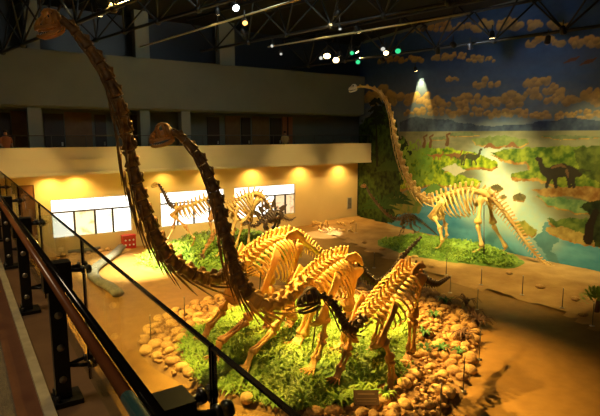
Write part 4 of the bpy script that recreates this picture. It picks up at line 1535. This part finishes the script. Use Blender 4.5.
for k in range(12):
    a = 2 * math.pi * k / 12
    o = bpy.data.objects.new('border_stone', SM[k % 6])
    COL.objects.link(o)
    o.location = sc + V((math.cos(a) * 1.35, math.sin(a) * 1.05, -.05))
    o.scale = (.2, .19, .2)
    o.rotation_euler = (0, 0, a * 3)
    tag(o, 'pale yellow stone in the ring around the flat slab', 'stone', 'stones around the flat slab')
# pile of fossil bones by the corner
rb = random.Random(31)
for k in range(26):
    q = (rb.uniform(313, 352), 0)
    q = (q[0], 229 + (rb.uniform(-6, 4)))
    p = ghit(*q)
    a = rb.uniform(0, 3.14)
    d = V((math.cos(a), math.sin(a), rb.uniform(0, .25)))
    l = rb.uniform(.25, .55)
    mb = MB().bone(p + Z * .10 - d * l * .5, p + Z * .12 + d * l * .5, .09, .05, 7)
    tag(mb.build('fossil_bone', M['bone'], off=p), 'loose fossil bone in the heap on the sand by the far corner', 'bone', 'loose fossil bones on the far sand')
# loose stones on the sand edge
for k, q in enumerate([(420, 263), (431, 267), (415, 258), (403, 255), (575, 300), (540, 288), (583, 316), (509, 274), (364, 243), (382, 250)]):
    p = ghit(*q)
    o = bpy.data.objects.new('loose_stone', SM[k % 6])
    COL.objects.link(o)
    o.location = p + Z * .05
    o.scale = (.2, .18, .15)
    o.rotation_euler = (0, 0, k)
    tag(o, 'loose brown stone lying on the sand strip in front of the mural', 'stone', 'loose stones on the sand strip')
# little green shrub at the right edge
p = ghit(597, 312)
t = thing('small_shrub', p, 'small bright green shrub with short brown trunk at the right edge of the sand', 'shrub')
MB().sweep([p - Z * .02, p + Z * .2, p + Z * .45], [.1, .08, .06], 8).build('trunk', M['shrubwood'], t)
mb = MB()
rs = random.Random(2)
for k in range(240):
    a, e = rs.uniform(0, 6.28), rs.uniform(-.3, 1.4)
    c0 = p + Z * .45 + V((math.cos(a) * math.cos(e) * .55, math.sin(a) * math.cos(e) * .55, math.sin(e) * .35)) * rs.uniform(.4, 1)
    d = (c0 - p - Z * .3).normalized()
    s_ = d.cross(Z + V((.01, 0, 0))).normalized() * .05
    i = len(mb.v)
    mb.v += [c0, c0 + d * .1 + s_, c0 + d * .22, c0 + d * .1 - s_]
    mb.f.append((i, i + 1, i + 2, i + 3))
mb.build('foliage', M['leaf'], t, smooth=False)
# plaque at the near edge of the island
p = ghit(366, 408)
t = thing('information_plaque', p, 'small dark brown tilted plaque among the cobbles at the near edge of the island', 'plaque')
vx = V((RT.x, RT.y, 0)).normalized()
vy = Z.cross(vx)
tu = (Z * .75 + vy * .66).normalized()
tn = vx.cross(tu)
pc = p + Z * .24
MB().obox(pc, vx, tu, tn, .29, .17, .025).build('board', M['plaque'], t, smooth=False)
MB().obox(pc + tu * .08 - tn * -.0 + tn * .027, vx, tu, tn, .2, .02, .003).obox(pc - tu * .02 + tn * .027, vx, tu, tn, .25, .01, .003).obox(pc - tu * .08 + tn * .027, vx, tu, tn, .22, .01, .003).build('lettering', M['paleplaque'], t, smooth=False)
MB().sweep([p - Z * .02, pc - tn * .03], .03, 6).build('stake', M['shrubwood'], t)
# grey cabinet frame in the corner doorway
p = ony(350, 205, 28.9)
t = thing('wall_panel', (p.x, 28.9, 1.2), 'small pale notice panel in the dim corner at the end of the yellow wall', 'panel')
MB().box((p.x - .22, 28.95, .85), (p.x + .22, 28.995, 1.75)).build('frame', M['frame_w'], t, smooth=False)
MB().box((p.x - .17, 28.94, .9), (p.x + .17, 28.95, 1.7)).build('sheet', M['greystone'], t, smooth=False)


# ------------------------------------------------------------------ people on the far gallery
def person(base, face, shirt, label):
    t = thing('person', base, label, 'person')
    s = Z.cross(face).normalized()
    V_ = [(0, 0, .95), (0, 0, 1.15), (0, 0, 1.38), (0, 0, 1.5), (0, .02, 1.6), (0, .02, 1.7),
          (.19, 0, 1.4), (.25, 0, 1.14), (.22, .16, .98), (-.19, 0, 1.4), (-.25, 0, 1.14), (-.22, .16, .98),
          (.1, 0, .9), (.11, .02, .5), (.11, -.02, .08), (.11, .13, .04), (-.1, 0, .9), (-.11, .02, .5), (-.11, -.02, .08), (-.11, .13, .04)]
    Rr = [.14, .13, .15, .06, .09, .075, .065, .048, .04, .065, .048, .04, .1, .07, .05, .04, .1, .07, .05, .04]
    E_ = [(0, 1), (1, 2), (2, 3), (3, 4), (4, 5), (2, 6), (6, 7), (7, 8), (2, 9), (9, 10), (10, 11), (0, 12), (12, 13), (13, 14), (14, 15), (0, 16), (16, 17), (17, 18), (18, 19)]
    me = bpy.data.meshes.new('body')
    me.from_pydata([tuple(s * a + face * b + Z * c) for a, b, c in V_], E_, [])
    o = bpy.data.objects.new('body', me)
    COL.objects.link(o)
    o.parent = t
    md = o.modifiers.new('skin', 'SKIN')
    for i, r in enumerate(Rr):
        me.skin_vertices[0].data[i].radius = (r, r)
    me.skin_vertices[0].data[0].use_root = True
    o.modifiers.new('sub', 'SUBSURF').levels = 2
    o.modifiers['sub'].render_levels = 2
    me.materials.append(M['skin'])
    b = base
    MB().sweep([b + Z * z for z in (.93, 1.1, 1.3, 1.44, 1.5)], [(.19, .15), (.2, .16), (.23, .17), (.2, .14), (.09, .08)], 14, face).build('shirt', M[shirt], t)
    for sg in (-1, 1):
        MB().sweep([b + s * (sg * .17) + Z * 1.42, b + s * (sg * .23) + Z * 1.3, b + s * (sg * .255) + Z * 1.16], [.085, .075, .07], 10).build('sleeve', M[shirt], t)
        MB().sweep([b + s * (sg * .09) + Z * .98, b + s * (sg * .115) + Z * .5 + face * .02, b + s * (sg * .115) + Z * .1], [.125, .09, .075], 10).build('trouser_leg', M['trouser'], t)
        MB().blob(b + s * (sg * .035) + face * .105 + Z * 1.665, (.012, .014, .009), face).build('eye', M['hair'], t)
    MB().blob(b + Z * 1.735 - face * .02, (.115, .1, .075), face).build('hair', M['hair'], t)
    MB().sweep([b + face * .1 + Z * 1.665, b + face * .13 + Z * 1.635], [.012, .02], 6).build('nose', M['skin'], t)
    return t


pp = ony(5, 132, 28.1)
person(V((pp.x, 28.1, 4.9)), V((.3, -1, 0)).normalized(), 'shirt_r', 'person in a rust-red top standing at the far left end of the dark gallery')
pp = ony(285, 132, 29.6)
person(V((pp.x, 29.6, 4.9)), V((-.2, -1, 0)).normalized(), 'shirt_y', 'person in a yellow top standing before the reddish gallery doors')


# ------------------------------------------------------------------ roof trusses and lamps
def truss(x, y0, x1, y1, z, zt, n, label):
    a, b = V((x, y0, z)), V((x1, y1, z))
    t = thing('roof_truss', (a + b) / 2, label, 'truss', 'dark steel roof trusses')
    s = (b - a).normalized().cross(Z) * .8
    MB().sweep([a, b], .065, 8).build('bottom_chord', M['truss'], t)
    for sg in (-1, 1):
        MB().sweep([a + s * sg + Z * (zt - z), b + s * sg + Z * (zt - z)], .07, 8).build('top_chord', M['truss'], t)
    for k in range(n):
        p = a.lerp(b, (k + .5) / n)
        for sg in (-1, 1):
            for dk in (0, 1):
                MB().sweep([p, a.lerp(b, (k + dk) / n) + s * sg + Z * (zt - z)], .04, 6).build('web_brace', M['truss'], t)
        MB().blob(p, (.14, .14, .14), n=8, m=6).build('node_ball', M['truss'], t)
    return t


truss(17.2, 26, 21.0, 4, 10.45, 12.0, 8, 'dark steel roof truss running in front of the painted sky at upper right')
truss(11.3, 26, 15.0, 8, 10.9, 12.4, 7, 'dark steel roof truss over the middle of the hall')
truss(5.6, 27, 9.5, 8, 10.9, 12.4, 7, 'dark steel roof truss over the left part of the hall')
truss(1.75, 27, 5.2, 8.5, 10.0, 12.2, 7, 'dark steel roof truss at the upper left beside the tallest skull')
for k, (a, b, lab) in enumerate([((140, 47, 10.5), (300, -1, 10.5), 'pale lighting bar crossing the dark roof at upper left'), ((268, 47, 10.5), (470, 13, 10.5), 'thin pale lighting bar crossing the roof at top centre')]):
    p0, p1 = onz(*a), onz(*b)
    mb = MB().sweep([p0, p1], .035, 8)
    tag(mb.build('lighting_bar', M['conduit'], off=(p0 + p1) / 2), lab, 'lighting bar')


def lamp(px, py, z, aim, e, label, r=.12, energy=0, col=(1, .7, .3), ang=50, blend=.6, kind='spotlight', pos=None):
    p = V(pos) if pos is not None else onz(px, py, z)
    aim = V(aim)
    d = (aim - p).normalized()
    t = thing('spotlight', p, label, 'spotlight', 'spotlights hung in the roof')
    MB().sweep([p - d * .28, p - d * .25, p - d * .02, p], [r * .5, r * .8, r, r * 1.02], 12).build('housing', M['black'], t)
    MB().sweep([p + d * .001, p + d * .008], r * .86, 12).build('lens', M[e], t)
    MB().sweep([p - d * .14, p - d * .14 + Z * .35], .02, 6).build('yoke', M['black'], t)
    if energy:
        ld = bpy.data.lights.new('spot_lamp', 'SPOT')
        ld.energy = energy
        ld.color = col
        ld.spot_size = math.radians(ang)
        ld.spot_blend = blend
        ld.shadow_soft_size = .12
        lo = bpy.data.objects.new('spot_lamp', ld)
        COL.objects.link(lo)
        lo.location = p + d * .06
        lo.rotation_euler = d.to_track_quat('-Z', 'Y').to_euler()
    return t


WARM = (1, .60, .125)
CAMV = V((0, 0, 6.5))
lamp(236, 8, 10.3, (7, 5, 3), 'e_white', 'bright white spotlight at the top left of the roof', .12)
lamp(245, 23, 10.2, (6, 8, 3), 'e_amber', 'dim amber spotlight just below the bright white one', .1)
lamp(272, 46, 10.2, (4.0, 9.3, 5.6), 'e_dim', 'faint white spotlight, upper of the faint pair left of centre', .07, 4200, WARM, 34)
lamp(281, 54, 10.2, (9, 9, 1), 'e_dim', 'faint white spotlight, lower of the faint pair left of centre', .07)
lamp(321, 58, 9.8, (2.2, 9.2, 8.0), 'e_dim', 'small white spotlight at the left end of the bright cluster', .09, 3200, WARM, 36)
lamp(327, 56, 9.8, (9, 12, 0), 'e_warm', 'brightest warm spotlight of the cluster on the middle truss', .17, 13000, WARM, 46)
lamp(336, 60, 9.8, (9, 10, 1), 'e_warm', 'wide warm spotlight right beside the brightest one', .16)
lamp(352, 53, 9.8, (8, 8, 2), 'e_green', 'green spotlight, upper one of the left green pair', .1)
lamp(358, 62, 9.8, (8, 8, 2), 'e_green', 'green spotlight, lower one of the left green pair', .12)
lamp(383, 49, 9.8, (8, 8, 2), 'e_dim', 'small white spotlight left of the right green one', .1)
lamp(386, 53, 9.8, (10, 9, 1), 'e_warm', 'warm spotlight below the small white one right of centre', .12)
lamp(398, 51, 9.8, (8, 8, 2), 'e_green', 'green spotlight farthest right of the cluster', .13)
lamp(340, 29, 10.2, (9, 9, 1), 'e_dim', 'faint spotlight high above the bright cluster', .06)
lamp(547, 43, 9.9, (22, 14, 2), 'black', 'unlit lamp hanging under the right truss before a cloud', .12)
lamp(438, 53, 9.9, (22, 18, 3), 'black', 'unlit lamp hanging under the right truss at its far end', .1)

# ------------------------------------------------------------------ house lights of the display, and added fill spots (roof spots outside the frame and in the trusses)
def spot(pos, aim, energy, ang, blend=.5, col=WARM, size=.12, label=None):
    lamp(0, 0, 0, aim, 'e_warm', label, .12, energy, col, ang, blend, pos=pos)


spot((3.6, 15.4, 11.8), (7.3, 11.2, .5), 32000, 48, .7, WARM, label='warm spotlight above the left of the hall aimed at the island')
spot((9.6, 16.8, 11.6), (10.3, 10.4, .5), 19000, 42, .7, (1, .58, .13), label='warm spotlight high behind the island aimed at its right side')
spot((13.5, 8.6, 11.4), (11.2, 10.6, .3), 2600, 30, .6, (1, .5, .12), label='amber spotlight above the right walkway aimed at the cobbles')
spot((18.9, 14.5, 10.2), (23.7, 16.6, 3.2), 5400, 58, 1.0, (1, .86, .42), label='warm spotlight on the right truss aimed at the mural')
spot((18.0, 21.0, 10.8), (22.6, 15.5, .8), 6500, 40, .7, (1, .74, .26), label='warm spotlight aimed at the skeleton on the green mound')
spot((9.0, 19.0, 11.2), (12.5, 24.4, .5), 8000, 50, .6, (1, .74, .28), label='warm spotlight aimed at the small far island')
spot((5.0, 21.0, 11.0), (6.9, 24.3, 0), 75000, 30, 1.0, (1, .84, .52), label='added pale spotlight brightening the floor before the first window')  # added lamp standing in for window light on the floor
spot((17.6, 12.5, 10.2), (20.2, 13.0, 0), 3200, 62, .8, (1, .68, .2), label='added warm spotlight on the right truss aimed at the sand strip')  # lamp added to brighten the sand against the path
spot((13.6, 15.8, 10.5), (21.3, 16.8, .6), 7000, 30, .8, (1, .8, .25), label='added warm spotlight on the middle truss aimed at the green mound')  # extra front lamp added to brighten the dull mound
spot((17.2, 21.5, 10.6), (19.3, 25.6, 0), 15000, 13, .35, (1, .92, .75), label='narrow pale spotlight aimed at the far floor oval')
spot((11.0, 20.5, 10.9), (20.5, 24.5, 0), 2600, 44, .8, (1, .62, .18), label='warm spotlight aimed at the far sand corner')
spot((18.9, 10.4, 10.2), (23.6, 11.0, 4.4), 2600, 62, 1.0, (1, .84, .4), label='added warm spotlight on the right truss aimed at the right of the mural')  # second mural lamp, added to lift the painting's right side
spot((18.6, 19.6, 10.2), (24.1, 19.8, 4.6), 2200, 46, 1.0, (1, .84, .4), label='added warm spotlight on the right truss aimed at the left of the mural')  # another added mural lamp, lifts the left side
ya_, za_ = W(421, 74)
spot((mur_x(ya_) - .42, ya_ + .05, za_ + .15), (mur_x(ya_) + .12, ya_ - .1, za_ - 1.6), 1100, 52, .3, (1, .78, .3), label='small accent spotlight washing the painted clouds')
spot((17.2, 14.0, 10.1), (24.0, 16.5, 9.6), 300, 110, .9, (.8, .9, 1), label='added cool fill lamp on the right truss aimed at the painted sky')  # invented cool fill for the upper mural
for k_, x_ in enumerate((3, 8, 13, 18, 23)):  # row of invented spots added to brighten the parapet band
    spot((x_, 16.5, 11.2), (x_, 27.4, 3.7), 2600, 25, .8, (1, .72, .28), label='added warm spotlight aimed at the gallery parapet, %s from the left' % ('first', 'second', 'third', 'fourth', 'fifth')[k_])
spot((-2.0, 14.0, 11.0), (4.3, 19.0, 0), 24000, 54, .8, WARM, label='warm spotlight aimed at the open floor left of the island')

w = bpy.data.worlds.new('world')
S.world = w
w.use_nodes = True
w.node_tree.nodes['Background'].inputs[0].default_value = (.6, .75, 1, 1)
w.node_tree.nodes['Background'].inputs[1].default_value = 0.004
# dim unseen fill lights added in the upper hall and over the near walkway
def area(pos, aim, energy, size, col):
    ld = bpy.data.lights.new('fill_light', 'AREA')
    ld.energy = energy
    ld.size = size
    ld.color = col
    lo = bpy.data.objects.new('fill_light', ld)
    COL.objects.link(lo)
    lo.location = pos
    lo.rotation_euler = (V(aim) - V(pos)).to_track_quat('-Z', 'Y').to_euler()


area((9, 14, 12.9), (9, 29, 8.5), 420, 3, (.85, .95, .85))
area((-2.5, 4, 12), (-.5, 4.5, 5), 160, 1.5, (1, .75, .45))
